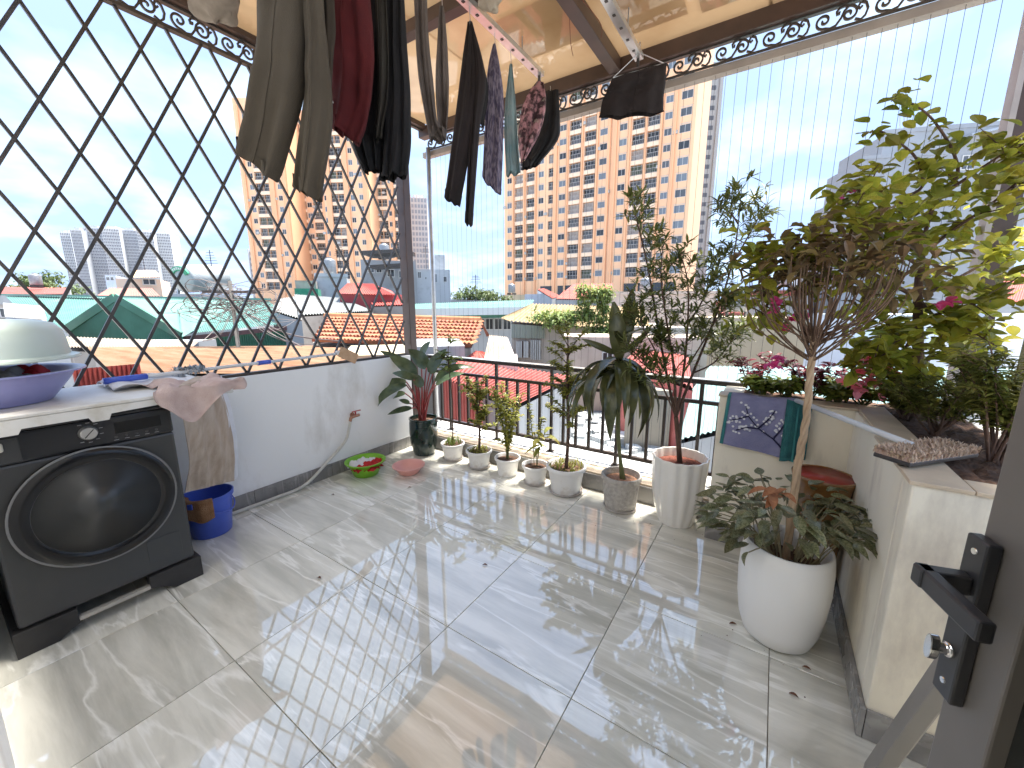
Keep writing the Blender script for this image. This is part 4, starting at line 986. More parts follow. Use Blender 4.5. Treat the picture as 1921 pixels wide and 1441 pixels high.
# ---- greenery in the city
def crown(name, label, px, py, D, rx, rz, n, mat, size, trunk=True, cat='tree', ry=None):
    c0 = at(px, py, D=D); t = thing(name, label, cat, V((c0.x, c0.y, GZ if trunk else c0.z - rz)))
    lf = MB()
    cl = [(c0 + RT * U(-rx, rx) * .75 + V((0, 0, U(-rz, rz) * .7)) + HD * U(-1, 1) * (ry or rx) * .6, U(.35, .6)) for _ in range(max(5, int(n / 90)))]
    for q in range(n):
        b_, k = random.choice(cl); d = V((U(-1, 1), U(-1, 1), U(-1, 1))).normalized() * U(.3, 1)
        p = b_ + RT * d.x * rx * k + HD * d.y * rx * k + V((0, 0, d.z * rz * k)); e = V((U(-1, 1), U(-1, 1), U(-1, .6))).normalized()
        lf.blade(p, p + e * size * U(.7, 1.3), size * .5, fold=.2, n=2)
    part(lf, 'crown', mat, t, stuff=True)
    if trunk:
        tr = MB().tube([V((c0.x, c0.y, GZ)), V((c0.x, c0.y, c0.z - rz * .3)), c0], [.25, .16, .05], 8)
        for _ in range(5): b_, k = random.choice(cl); tr.tube([V((c0.x, c0.y, c0.z - rz * .6)), b_], [.09, .03], 6)
        part(tr, 'trunk', M('city_bark', (.14, .10, .07), rough=.9), t)
    return t
m_ct = M('city_leaf', (.06, .10, .03), (.11, .15, .05), rough=.6, rnd=.35, transl=.2, scale=2)
m_vine = M('vine_leaf', (.12, .19, .05), (.22, .28, .09), rough=.6, rnd=.35, transl=.3, scale=3)
crown('vine', 'light green vines spilling over the tan roof', 1060, 600, 13.4, 1.15, .32, 1500, m_vine, .16, trunk=False, cat='vine', ry=.4)
crown('vine', 'tall mass of light green vines right of the tan roof', 1112, 572, 13.2, .62, .62, 1500, m_vine, .15, trunk=False, cat='vine', ry=.4)
crown('vine', 'light green vines hanging behind the dracaena', 1130, 615, 13.0, .55, .35, 700, m_vine, .15, trunk=False, cat='vine', ry=.3)
crown('tree', 'round dark tree on the left horizon beside the lattice', 88, 535, 62, 3.2, 1.8, 700, m_ct, .6)
crown('tree', 'low dark tree at the far left horizon', 40, 538, 70, 3.6, 1.6, 600, m_ct, .6)
crown('tree', 'dark tree row left of the distant white towers', 118, 548, 55, 2.6, 1.4, 500, m_ct, .5)
crown('tree', 'dark green tree behind the teal roof right of the grey pole', 880, 558, 60, 4.2, 1.6, 800, m_ct, .6)
crown('tree', 'small tree at the left foot of the right tower', 925, 560, 55, 2.6, 1.2, 500, m_ct, .5)
# far low roofs, one mass along the horizon
fm_ = MB()
rg = random.Random(5)
for q in range(420):
    D = rg.uniform(60, 420); px = rg.uniform(-500, 2400); c0 = at(px, 577, D=D); hgt = rg.uniform(-3, 3.0) if D < 150 else rg.uniform(-2, 6) + (D - 150) * .012
    s = rg.uniform(5, 16)
    fm_.box(V((c0.x, c0.y, (GZ + hgt) / 2)), (s, s * rg.uniform(.6, 1.4), hgt - GZ), Matrix.Rotation(rg.uniform(0, 1.5), 3, 'Z'), m=q % 5)
single(fm_, 'far_rooftops', [m_ww, m_grw, m_crw, m_rr, m_wt], V((-60, 120, GZ)), 'far low houses massed along the horizon', 'houses', kind='stuff')

# ================================================================== THINGS ON THE TERRACE
def pl_(name, col, col2=None, rough=.35, **k): return M(name, col, col2, rough=rough, **k)

# ---- washing machine, front at x = -2.42, facing +X
wm = thing('washing_machine', 'dark grey front-loading washing machine on a black stand', 'washing machine', (-2.7, .35, 0))
m_wm = M('machine_grey', (.040, .042, .042), (.050, .050, .050), rough=.32, scale=3, spec=.5)
m_wm2 = M('machine_panel', (.022, .023, .024), (.028, .028, .03), rough=.25, scale=3)
m_blk = M('black_plastic', (.018, .017, .017), (.028, .026, .026), rough=.45, scale=12)
m_glass = M('door_glass', (.010, .010, .0105), rough=.22, spec=.4)
m_chrome = M('chrome', (.72, .72, .72), rough=.12, metal=1.)
WX, WY0, WY1 = -2.42, .055, .645
part(MB().bx(-2.985, WX, WY0, WY1, .115, .80), 'body', m_wm, wm, bevel=.012)
part(MB().bx(-2.985, WX + .004, WY0, WY1, .801, .925), 'control_panel', m_wm2, wm, bevel=.010)
part(MB().bx(-2.985, WX + .006, WY0 - .003, WY1 + .003, .926, .94), 'lid', m_wm2, wm, bevel=.004)
dc = V((WX, .35, .545))
dr = part(MB().lathe(dc, [(.262, .001), (.262, .018), (.255, .03), (.228, .036), (.205, .030), (.190, .012), (.12, .002), (0, .0005)], 64, axis=(1, 0, 0)), 'door', m_glass, wm, smooth=True)
part(MB().lathe(dc, [(.2585, .0275), (.263, .0295), (.2645, .026), (.263, .018)], 64, axis=(1, 0, 0)), 'ring', M('satin_ring', (.24, .24, .24), rough=.4, metal=.7), dr, smooth=True)
part(MB().lathe(dc, [(.196, .019), (.199, .026), (.202, .0285)], 64, axis=(1, 0, 0)), 'inner_rim', m_wm, dr, smooth=True)
kn = part(MB().lathe((WX + .0045, .357, .872), [(.030, 0), (.030, .006), (.026, .022), (.024, .024), (0, .024)], 40, axis=(1, 0, 0)), 'knob', M('knob_metal', (.6, .59, .57), (.66, .65, .63), rough=.28, metal=.8), wm, ang=30)
part(MB().box((WX + .0298, .357, .872), (.0016, .003, .044), Matrix.Rotation(R(-42), 3, 'X')), 'pointer', m_blk, kn)
part(MB().bx(WX + .0045, WX + .007, WY0 + .012, .17, .81, .905), 'detergent_drawer', m_wm, wm, bevel=.004)
part(MB().bx(WX + .0075, WX + .022, WY0 + .015, .13, .858, .895), 'drawer_handle', M('pale_handle', (.62, .58, .48), (.5, .47, .40), rough=.4), wm, bevel=.012)
part(MB().bx(WX + .0045, WX + .006, .44, .60, .845, .895), 'display', m_glass, wm)
for q in range(5):
    part(MB().lathe((WX + .0045, .44 + q * .035, .83), [(.006, 0), (.005, .002), (0, .002)], 12, axis=(1, 0, 0)), 'button', m_wm, wm)
m_prt = M('panel_print', (.32, .32, .33), rough=.5)
for q in range(8):
    a_ = R(-120 + q * 34); part(MB().box((WX + .0047, .357 + .043 * math.cos(a_), .872 + .043 * math.sin(a_)), (.0006, .012, .0022)), 'dial_mark', m_prt, wm)
for q in range(5):
    part(MB().box((WX + .0047, .44 + q * .035, .817), (.0006, .016, .002)), 'button_mark', m_prt, wm)
part(MB().bx(WX + .0005, WX + .0025, .47, .60, .17, .29), 'service_hatch', m_wm, wm, bevel=.001)
for s_ in (0, 1):     # stand feet with an arch between them
    st = MB(); ya, yb = (WY0 - .02, .215) if s_ == 0 else (.455, WY1 + .02); X_ = WX + .012
    e = (lambda q: ya + q) if s_ == 0 else (lambda q: yb - q)
    st.prism([(X_, e(0), .112), (X_, e(0), 0), (X_, e(.115), 0), (X_, e(.15), .025), (X_, e(.19), .045), (X_, e(yb - ya), .05), (X_, e(yb - ya), .112)], (-.055, 0, 0))
    st.bx(-2.98, WX - .044, *((WY0 - .02, WY0 + .10) if s_ == 0 else (WY1 - .10, WY1 + .02)), 0, .111)
    part(st, 'stand_foot', m_blk, wm, bevel=.003)
part(MB().bx(WX - .01, WX + .014, .216, .454, .052, .068), 'stand_bar', M('pale_bar', (.50, .47, .42), (.4, .38, .34), rough=.5), wm)

# ---- white board lying on the machine, reaching over its sides
bd = thing('cover_board', 'white plastic board with notched front lip lying on the washing machine', 'board', (-2.7, .42, .942))
m_wp = M('white_plastic', (.70, .69, .66), (.62, .60, .55), rough=.45, scale=6, wear=(.5, .46, .38), wscale=5)
part(MB().bx(-2.98, -2.36, -.02, .90, .985, 1.0), 'top', m_wp, bd, bevel=.004)
part(MB().prism([(-2.36, -.02, .984), (-2.36, -.02, .925), (-2.36, .17, .925), (-2.36, .18, .945), (-2.36, .36, .945), (-2.36, .37, .925), (-2.36, .42, .925), (-2.36, .43, .950), (-2.36, .56, .955), (-2.36, .90, .960), (-2.36, .90, .984)], (-.012, 0, 0)), 'front_lip', m_wp, bd)
part(MB().bx(-2.98, -2.373, .888, .90, .955, .984), 'side_lip', m_wp, bd)
part(MB().bx(-2.97, -2.93, 0.0, .88, .942, .9845).bx(-2.6, -2.55, .05, .64, .9405, .9845), 'rib', m_wp, bd)

# ---- stacked basins
def basin(name, label, c, r, h, mat, n=48, wall=.004, lipw=.02, flip=False, group=None, foot=.62):
    pr = [(0, .004), (r * foot * .9, .004), (r * foot, 0.0), (r * foot + .006, .004), (r * .86, h * .62), (r * .95, h * .93), (r + lipw * .2, h - .004), (r + lipw, h - .006), (r + lipw, h), (r, h), (r * .95 - wall, h * .93), (r * .86 - wall, h * .6), (r * foot - wall, .008), (0, .008)]
    if flip: pr = [(a, h - b) for a, b in pr]
    return single(MB().lathe(c, pr, n), name, mat, c, label, 'basin', group, ang=50)
BC = V((-2.72, .15, 1.001))
basin('basin', 'lavender blue plastic basin on the washing machine board', BC, .27, .135, pl_('lavender_plastic', (.27, .27, .52), (.30, .31, .56), rough=.3))
single(MB().lathe(BC + V((0, -.02, .187)), [(.262, .004), (.268, .05), (.262, .10), (.246, .136), (.205, .156), (.19, .158), (.185, .163), (0, .164)][::1] and [(.250, .006), (.255, .05), (.250, .098), (.236, .128), (.19, .148), (0, .15), (0, .164), (.185, .163), (.20, .158), (.235, .148), (.258, .118), (.267, .07), (.272, .014), (.298, .008), (.302, 0), (.298, -.004), (.262, .002)], 56), 'basin', pl_('mint_plastic', (.50, .58, .52), (.55, .62, .57), rough=.3), BC + V((0, -.02, .187)), 'pale grey-green plastic basin turned upside down over the lavender basin', 'basin', ang=50)
gs = MB()
for q in range(9):
    a = U(0, 6.28); rr = U(.03, .17); c = BC + V((rr * math.cos(a), rr * math.sin(a), .10))
    gs.grid(lambda u, v, c=c, q=q: c + V((.09 * (u - .5) + .02 * math.sin(9 * v + q), .10 * (v - .5), .045 * math.sin(u * 3.1) * math.sin(v * 3.1) + .012 * math.sin(11 * u + 7 * v + q))), 8, 8, m=q % 3)
single(gs, 'laundry_heap', [M('red_cloth', (.45, .02, .03), rough=.9), M('grey_cloth', (.30, .30, .31), rough=.9), M('dark_cloth', (.05, .045, .05), rough=.9)], BC + V((0, 0, .07)), 'crumpled red and grey laundry between the two stacked basins', 'laundry', smooth=True)

# ---- cloths over the board's end
def drape(mb, fn, nu, nv, th=.003):
    """a cloth sheet with thickness"""
    o = len(mb.v); g = [[V(fn(i / nu, j / nv)) for i in range(nu + 1)] for j in range(nv + 1)]
    def nrm(i, j):
        a = g[j][min(i + 1, nu)] - g[j][max(i - 1, 0)]; b = g[min(j + 1, nv)][i] - g[max(j - 1, 0)][i]; n = a.cross(b)
        return n.normalized() * th if n.length > 1e-9 else V((0, 0, th))
    for s in (0, 1):
        for j in range(nv + 1):
            for i in range(nu + 1): mb.v.append(g[j][i] + (nrm(i, j) if s else V((0, 0, 0))))
    W = nu + 1; T = W * (nv + 1)
    for j in range(nv):
        for i in range(nu):
            a = o + j * W + i
            mb.f += [(a, a + W, a + W + 1, a + 1), (a + T, a + T + 1, a + T + W + 1, a + T + W)]; mb.mi += [0, 0]
    for i in range(nu):
        for a in (o + i, o + nv * W + i): mb.f.append((a, a + 1, a + 1 + T, a + T)); mb.mi.append(0)
    for j in range(nv):
        for a in (o + j * W, o + j * W + nu): mb.f.append((a, a + W, a + W + T, a + T)); mb.mi.append(0)
    return mb
m_pink = M('pink_towel', (.52, .38, .34), (.60, .47, .43), rough=.95, scale=20, bump=.4, bscale=220)
m_beige = M('beige_towel', (.46, .36, .28), (.58, .48, .39), rough=.95, scale=9, bump=.4, bscale=200, stretch=(3, 3, .6))
m_wcl = M('white_cotton', (.74, .74, .76), (.66, .66, .68), rough=.95, scale=12, bump=.3, bscale=160)
def f_pink(u, v):
    x = lerp(-2.60, -2.345, min(v * 1.45, 1)); y = lerp(.60, .935, u) + .03 * math.sin(v * 6 + u * 3)
    w_ = noise.noise(V((u * 5, v * 5, 1.7))) + .6 * noise.noise(V((u * 12, v * 11, 4.1)))
    z = 1.022 + .022 * w_ + .01 * math.sin(u * 9)
    if v > .69:
        k = (v - .69) / .31; z = 1.018 + .012 * w_ * (1 - k) - k * (.13 * math.exp(-((u - .28) / .22) ** 2) + .045); x = -2.345 + .016 * math.sin(u * 12 + k) + .01 * w_
    return (x, y, max(z, 1.003) if v < .66 else z)
single(drape(MB(), f_pink, 26, 24), 'pink_cloth', m_pink, (-2.5, .72, 1.002), 'crumpled dusty pink cloth over the front edge of the white board', 'cloth', smooth=True)
tA, tB = V((-2.375, .665, 1.012)), V((-2.60, .925, 1.012)); bA, bB = at(346, 925, X=-2.70), at(440, 902, X=-2.77)
def f_beige(u, v):
    if v < .12: return V((-2.52, .74, 1.014)).lerp(V((-2.70, .86, 1.014)), u).lerp(tA.lerp(tB, u), v / .12) + V((0, 0, .006))
    t = (v - .12) / .88
    p = tA.lerp(tB, u).lerp(bA.lerp(bB, u), t); k = math.sin(t * math.pi * .5)
    q = V(((p.x), p.y, p.z)); n_ = V((.75, .66, 0))
    sag = .03 * math.sin(t * math.pi)
    return q + n_ * (.006 * math.sin(u * 17 + t * 2.2) * (.3 + t) + .016 * noise.noise(V((u * 6, t * 2.2, 9.))) + .007 * noise.noise(V((u * 19, t * 5, 2.))) + sag)
single(drape(MB(), f_beige, 44, 30), 'beige_towel', m_beige, (-2.6, .85, .36), 'long beige towel hanging from the white board down into the blue bucket', 'towel', smooth=True)
def f_whs(u, v):
    p = V(f_beige(lerp(.965, 1.07, u) if u > .5 else lerp(.955, 1.0, u), max(.12, v))); return p + V((-.01, .012, -.01))
single(drape(MB(), lambda u, v: V(f_beige(lerp(.90, 1.0, u), lerp(.12, 1, v))).lerp(V(f_beige(1, lerp(.12, 1, v))) + V((-.035, .03, 0)), u) + V((-.012, .008, .0)), 8, 24), 'white_cloth', m_wcl, (-2.68, .92, .35), 'white cloth edge showing behind the right side of the beige towel', 'cloth', smooth=True)
def f_wh(u, v):
    return (lerp(-2.93, -2.60, u) , lerp(.50, .84, v), 1.006 + .02 * abs(math.sin(u * 7 + v * 3)) * (1 + .5 * math.sin(v * 12)))
single(drape(MB(), f_wh, 18, 18), 'white_rag', m_wcl, (-2.75, .67, 1.0), 'crumpled white rag on the board beside the pink cloth', 'cloth', smooth=True)

# ---- blue bucket
bk = thing('bucket', 'blue plastic bucket on the floor beside the washing machine', 'bucket', (-2.855, .868, 0))
m_blue = pl_('blue_plastic', (.05, .10, .50), (.06, .12, .56), rough=.32)
c = bk.location
part(MB().lathe(c, [(0, .006), (.098, .006), (.10, 0), (.104, .004), (.128, .235), (.136, .238), (.138, .262), (.131, .264), (.124, .24), (.100, .012), (0, .012)], 48), 'pail', m_blue, bk, ang=45)
part(MB().tube([c + V((.134 * math.cos(a), .134 * math.sin(a), .235 - .085 * max(0, math.sin(a - R(-55))))) for a in [R(-55 + 180 * i / 20) for i in range(21)]], .0035, 6), 'handle', m_blue, bk, smooth=True)
for a in (-55, 125):
    part(MB().box(c + V((.136 * math.cos(R(a)), .136 * math.sin(R(a)), .24)), (.02, .03, .035), Matrix.Rotation(R(a), 3, 'Z')), 'lug', m_blue, bk, bevel=.004)
m_brcl = M('brown_towel', (.24, .12, .055), (.34, .19, .10), rough=.95, scale=22, bump=.5, bscale=180)
def f_br(u, v):
    a = lerp(R(-118), R(-8), u); t = v
    r = .125 if t < .2 else .144 + .004 * math.sin(u * 18)
    z = .268 if t < .2 else .268 - (t - .2) / .8 * (.125 + .012 * math.sin(u * 10))
    if t < .2: r = lerp(.09, .144, t / .2); z = .25 + .025 * math.sin(t / .2 * 1.57)
    return c + V((r * math.cos(a), r * math.sin(a), z))
single(drape(MB(), f_br, 18, 14), 'brown_cloth', m_brcl, c + V((.14, 0, .13)), 'wet brown cloth hung over the rim of the blue bucket', 'cloth', smooth=True)

# ---- mop lying along the top of the low wall, and a grey duster
mp = thing('flat_mop', 'white pole mop with blue grips and flat tan head along the low wall', 'mop', (-2.9, 1.2, .95))
m_pole = pl_('white_pole', (.68, .69, .70), (.60, .61, .62), rough=.3)
a_, b_ = V((-2.72, .50, 1.045)), V((-2.965, 1.93, 1.03))
part(MB().tube([a_, b_], .0105, 12), 'pole', m_pole, mp, smooth=True)
dd = (b_ - a_).normalized()
part(MB().tube([a_ - dd * .01, a_ + dd * .16], .016, 12), 'grip', m_blue, mp, smooth=True)
part(MB().tube([a_ + dd * .76, a_ + dd * .845], .0155, 12), 'grip', m_blue, mp, smooth=True)
hd_ = MB().box(b_ + V((.045, .02, -.02)), (.016, .13, .10), Matrix.Rotation(R(24), 3, 'X'))
part(MB().box(b_ + V((.02, .06, -.02)), (.018, .175, .085), Matrix.Rotation(R(-28), 3, 'X')), 'mop_head', M('tan_pad', (.48, .30, .17), (.55, .36, .22), rough=.8, scale=30), mp, bevel=.004)
part(MB().box(b_ + V((.012, -.015, .008)), (.03, .05, .035)), 'joint', m_pole, mp, bevel=.006)
fz = MB(); dcn = V((-2.80, .86, 1.045))
for q in range(260):
    d = V((U(-1, 1), U(-1, 1), U(-1, 1))).normalized(); p = dcn + V((U(-.03, .03), U(-.07, .07), 0))
    fz.blade(p, p + d * .035, .010, fold=.1, n=2)
single(fz, 'duster', M('grey_fluff', (.30, .34, .38), (.42, .46, .50), rough=.95, rnd=.3), dcn - V((0, 0, .03)), 'fluffy grey duster head lying against the mop pole', 'duster')

# ---- tap with hose on the low wall
tp = thing('wall_tap', 'rusty red and brass tap on the white low wall', 'tap', (XL, 2.02, .47))
tw = V((XL, 2.02, .48))
m_brass = M('rusty_brass', (.30, .13, .08), (.45, .25, .16), rough=.4, metal=.5, scale=60)
part(MB().lathe(tw, [(.022, 0), (.022, .004), (.012, .008), (.011, .06)], 16, axis=(1, 0, 0)), 'flange', m_brass, tp, ang=40)
part(MB().tube(smooth_path([tw + V((.05, .035, .0)), tw + V((.055, -.01, .0)), tw + V((.06, -.05, -.005)), tw + V((.062, -.065, -.035))], 5), [.013] * 16, 10), 'spout', m_brass, tp, smooth=True)
part(MB().tube([tw + V((.05, .0, .01)), tw + V((.05, .0, .035))], .007, 8).box(tw + V((.05, .01, .04)), (.012, .085, .008)), 'lever', M('red_enamel', (.35, .03, .03), rough=.4), tp, bevel=.002)
hs_ = [tw + V((.062, -.065, -.03)), tw + V((.06, -.075, -.08)), tw + V((.05, -.12, -.20)), V((-2.965, 1.74, .15)), V((-2.95, 1.52, .03)), V((-2.955, 1.3, .016)), V((-2.965, 1.08, .014)), V((-2.97, .85, .013)), V((-2.97, .75, .013))]
single(MB().tube(smooth_path(hs_, 8), .012, 10), 'garden_hose', M('white_hose', (.68, .67, .62), (.60, .59, .54), rough=.35, scale=15, transl=.15), (-2.96, 1.4, 0), 'white water hose running from the tap down to the floor', 'hose', smooth=True)

# ---- basins on the floor
basin('basin', 'lime green plastic basin with red and white laundry on the floor', (-2.79, 1.97, .001), .152, .125, pl_('lime_plastic', (.20, .50, .02), (.23, .55, .03), rough=.3, transl=.15), lipw=.014)
gs = MB(); BC = V((-2.79, 1.97, .07))
for q in range(14):
    a = q * 2.4; rr = .02 + .095 * math.sqrt(q / 14); c2 = BC + V((rr * math.cos(a), rr * math.sin(a), .012))
    kx = 0 if c2.x + c2.y * .2 > -2.40 else 1
    gs.grid(lambda u, v, c=c2, q=q: c + V((.10 * (u - .5), .10 * (v - .5), .036 * math.sin(u * 3.1) * math.sin(v * 3.1) + .007 * math.sin(14 * u + 9 * v + q))), 8, 8, m=kx)
single(gs, 'laundry_heap', [M('red_cloth2', (.50, .02, .02), (.35, .012, .015), rough=.9, scale=40), m_wcl], BC - V((0, 0, .05)), 'small red and white laundry in the lime green basin', 'laundry', smooth=True)
basin('basin', 'small pale pink plastic bowl on the floor beside the green basin', (-2.505, 2.19, .001), .128, .072, pl_('pink_plastic', (.80, .42, .36), (.84, .46, .40), rough=.35, transl=.15), lipw=.010, foot=.6)

# ---- towel over the planter with the mop pole, and the mop itself
m_tow = None
def towel_mat():
    m = M('towel_print', (.20, .20, .34), (.26, .26, .40), rough=.95, scale=14, bump=.4, bscale=260)
    return m
def f_tw(u, v):
    x = lerp(-.175, .155, u); t = v
    if t < .12: return (x, lerp(2.60, 2.512, t / .12), PH + .018 + .004 * math.sin(u * 9))
    k = (t - .12) / .88
    return (x + .018 * k * (u - .8), 2.506 - .010 * math.sin(u * 6 + 1) * (.3 + k) - .012 * k, PH + .016 - k * (.28 + .02 * u) - .02 * u)
tw_ = thing('towel', 'violet towel with white blossom branch draped over the planter wall', 'towel', (0, 2.5, .62))
part(drape(MB(), f_tw, 30, 26), 'cloth', towel_mat(), tw_, smooth=True)
# woven blossom branch, a thin layer of the towel
br = MB(); pet = MB()
def onT(u, v, e=.005):
    p = V(f_tw(u, v)); return p + V((0, -e, 0))
for path in ([(.95, .93), (.72, .72), (.5, .6), (.34, .42), (.28, .24)], [(.5, .6), (.62, .42), (.7, .25)], [(.34, .42), (.2, .5), (.1, .55)], [(.5, .6), (.33, .62), (.2, .7)], [(.72, .72), (.8, .55), (.86, .4)]):
    br.tube([onT(*q, .004) for q in path], [.005 - .0008 * i for i in range(len(path))], 5)
    for q in range(16):
        t = U(.35, 1.05); i = min(int(t * (len(path) - 1)), len(path) - 2); f_ = t * (len(path) - 1) - i
        uu = lerp(path[i][0], path[i + 1][0], f_) + U(-.07, .07); vv = lerp(path[i][1], path[i + 1][1], f_) + U(-.06, .06)
        if .05 < uu < .93 and .14 < vv < .95:
            pet.lathe(onT(uu, vv, .004), [(.007, 0), (.005, .002), (0, .003)], 6, axis=(0, -1, 0))
part(br, 'woven_branch', M('navy_thread', (.02, .02, .06), rough=.95), tw_)
part(pet, 'woven_blossoms', M('white_thread', (.70, .70, .74), rough=.95), tw_)
m_tb = M('teal_thread', (.03, .16, .17), (.05, .22, .22), rough=.95)
part(drape(MB(), lambda u, v: V(f_tw(lerp(0, .05, u), v)) + V((-.002, -.005, 0)), 3, 26), 'teal_border', m_tb, tw_, smooth=True)
part(drape(MB(), lambda u, v: V(f_tw(lerp(.93, 1.0, u), v)) + V((.004, -.006, 0)), 4, 26), 'teal_border', M('teal_thread', (.03, .16, .17), (.05, .22, .22), rough=.95), tw_, smooth=True)
def f_bw(u, v): return (lerp(.10, .21, u), 2.500 - .02 * v - .01 * math.sin(u * 7), PH + .03 - .02 * u - v * .34 * (1 - .15 * u))
single(drape(MB(), f_bw, 10, 20), 'teal_towel', M('teal_towel', (.02, .10, .11), (.03, .15, .15), rough=.95, scale=20, bump=.4, bscale=200), (.15, 2.49, .56), 'narrow dark teal towel hanging beside the violet one on the planter', 'towel', smooth=True)
m2 = thing('flat_mop', 'aluminium pole mop with fluffy pinkish head resting on the planter ledge', 'mop', (.42, 1.80, PH + .015))
pa, pb = V((.14, 2.49, .925)), V((.43, 1.80, .945))
part(MB().tube([pa, pb], .0115, 12), 'pole', m_pole, m2, smooth=True)
ha, hb = at(1672, 855, Z=.935), at(1800, 838, Z=.935)
hx = (hb - ha); hl = hx.length; hx.normalize(); hy = V((-hx.y, hx.x, 0)); hm = (ha + hb) / 2; hm.z = .918
RM = Matrix((hx, hy, V((0, 0, 1)))).transposed()
part(MB().box(hm + V((0, 0, .004)), (hl, .10, .014), RM), 'plate', m_dark, m2, bevel=.003)
fz = MB()
for q in range(2600):
    p = hm + hx * U(-hl / 2, hl / 2) + hy * U(-.055, .055) + V((0, 0, .012)); d = V((U(-.5, .5), U(-.5, .5), U(.5, 1))).normalized()
    fz.blade(p, p + d * U(.018, .03), .006, n=2, fold=.1)
part(fz, 'fluffy_pad', M('pink_fluff', (.52, .38, .27), (.60, .46, .35), rough=.95, rnd=.25), m2, stuff=True)
part(MB().box(hm + V((0, 0, .018)), (hl * .98, .098, .016), RM), 'pad_backing', M('pink_pad', (.42, .30, .25), rough=.95), m2)

# ---- open door at the right with its handle
FE = V((.251, .712, 0)); HG = V((.455, -.02, 0)); du = (HG - FE).normalized(); dn = V((-du.y, du.x, 0)) * -1   # dn points to the terrace (-X)
if dn.x > 0: dn = -dn
dor = thing('door', 'open grey metal door with dark glass at the right edge', 'door', HG)
m_door = M('door_metal', (.155, .14, .125), (.175, .16, .145), rough=.42, scale=4, spec=.5)
def slab(mb, s0, s1, z0, z1, t0, t1):
    P = lambda s, t: FE + du * s + dn * t
    a, b, c_, d = P(s0, t0), P(s1, t0), P(s1, t1), P(s0, t1)
    for p in (a, b, c_, d): p.z = z0
    return mb.prism([a, b, c_, d], (0, 0, z1 - z0))
WD = (HG - FE).length
part(slab(MB(), 0, .075, .012, 2.28, -.045, 0), 'lock_stile', m_door, dor, bevel=.003)
part(slab(MB(), WD - .075, WD, .012, 2.28, -.045, 0), 'hinge_stile', m_door, dor, bevel=.003)
part(slab(MB(), .0755, WD - .0755, .012, .13, -.045, 0), 'bottom_rail', m_door, dor, bevel=.003)
part(slab(MB(), .0755, WD - .0755, 2.18, 2.28, -.045, 0), 'top_rail', m_door, dor, bevel=.003)
part(slab(MB(), .0755, WD - .0755, .131, 2.179, -.028, -.018), 'pane', M('dark_glass', (.012, .014, .013), rough=.05, coat=.3), dor)
hp = part(slab(MB(), .000, .034, .885, 1.118, .0005, .016), 'handle_plate', M('handle_black', (.030, .031, .034), (.045, .045, .048), rough=.35, scale=8), dor, bevel=.003)
lv = MB()
np_ = FE + du * .017 + V((0, 0, 1.055))
lv.bar(np_ + dn * .016, np_ + dn * .068, .020, .026)
lv.bar(np_ + dn * .058 - du * .012, np_ + dn * .058 + du * .098, .016, .026)
part(lv, 'lever', MATS['handle_black'], hp, bevel=.003)
tn = MB(); tq = FE + du * .017 + V((0, 0, .955))
tn.lathe(tq + dn * .016, [(.010, 0), (.010, .004), (.007, .006), (.007, .022)], 16, axis=dn)
tn.prism([tq + dn * .030 + du * (.007 * math.cos(g)) + V((0, 0, .018 * math.sin(g))) for g in [2 * math.pi * i / 20 for i in range(20)]], dn * .010)
part(tn, 'thumb_turn', m_chrome, hp, bevel=.001)
for z in (1.10, 1.012, .908):
    part(MB().lathe(FE + du * .017 + V((0, 0, z)) + dn * .016, [(.0045, 0), (.004, .0012), (0, .0012)], 12, axis=dn), 'screw', m_chrome, hp)
pk = V((.258, .725, 0))
qa, qb = at(1775, 1262, D=.76), V((.375, 1.36, .004))
single(MB().bar(qa + (qa - qb) * .02, qb, .11, .03, ref=V((1, -.3, 0))), 'prop_bar', M('prop_grey', (.24, .225, .20), (.28, .26, .235), rough=.5, scale=4), qb, 'flat grey metal bar slanting from the door lock down to the floor', 'bar', bevel=.003)
single(drape(MB(), lambda u, v: (.40 + .10 * u + .02 * math.sin(v * 9), 1.12 + .10 * v, .02 + .12 * math.sin(u * 3.0) * math.sin(v * 3.0) + .01 * math.sin(u * 19)), 14, 14), 'cloth_bundle', M('indigo_cloth', (.03, .03, .09), (.06, .05, .12), rough=.9, scale=30), (.45, 1.17, 0), 'dark blue cloth bundle on the floor behind the slanting bar', 'cloth', smooth=True)

# ---- drying tracks and the washing
def track(label, x, y0, y1, z):
    t = thing('drying_rail', label, 'drying rail', (x, (y0 + y1) / 2, z))
    part(MB().bx(x - .026, x + .026, y0, y1, z, z + .006).bx(x - .026, x - .021, y0, y1, z + .0065, z + .03).bx(x + .021, x + .026, y0, y1, z + .0065, z + .03), 'channel', m_alu, t)
    y = y0 + .1
    n = 0
    while y < y1 - .05:
        part(MB().bx(x - .008, x + .008, y - .008, y + .008, z - .004, z - .0002), 'hole_rim', m_dark, t); y += .12
    part(MB().bx(x - .008, x + .008, y1 - .03, y1 - .02, z - .05, z - .0003), 'end_hook', m_dark, t)
    for yy in (y0 + .3, y1 - .25):
        part(MB().tube([(x, yy, z + .006), (x, yy, 3.12)], .004, 6), 'hanger_rod', m_galv, t)
    return t
track('silver slotted drying rail carrying most of the washing', -1.55, .35, 2.73, 2.99)
track('silver slotted drying rail holding the dark skirt', -.90, .6, 2.86, 2.96)

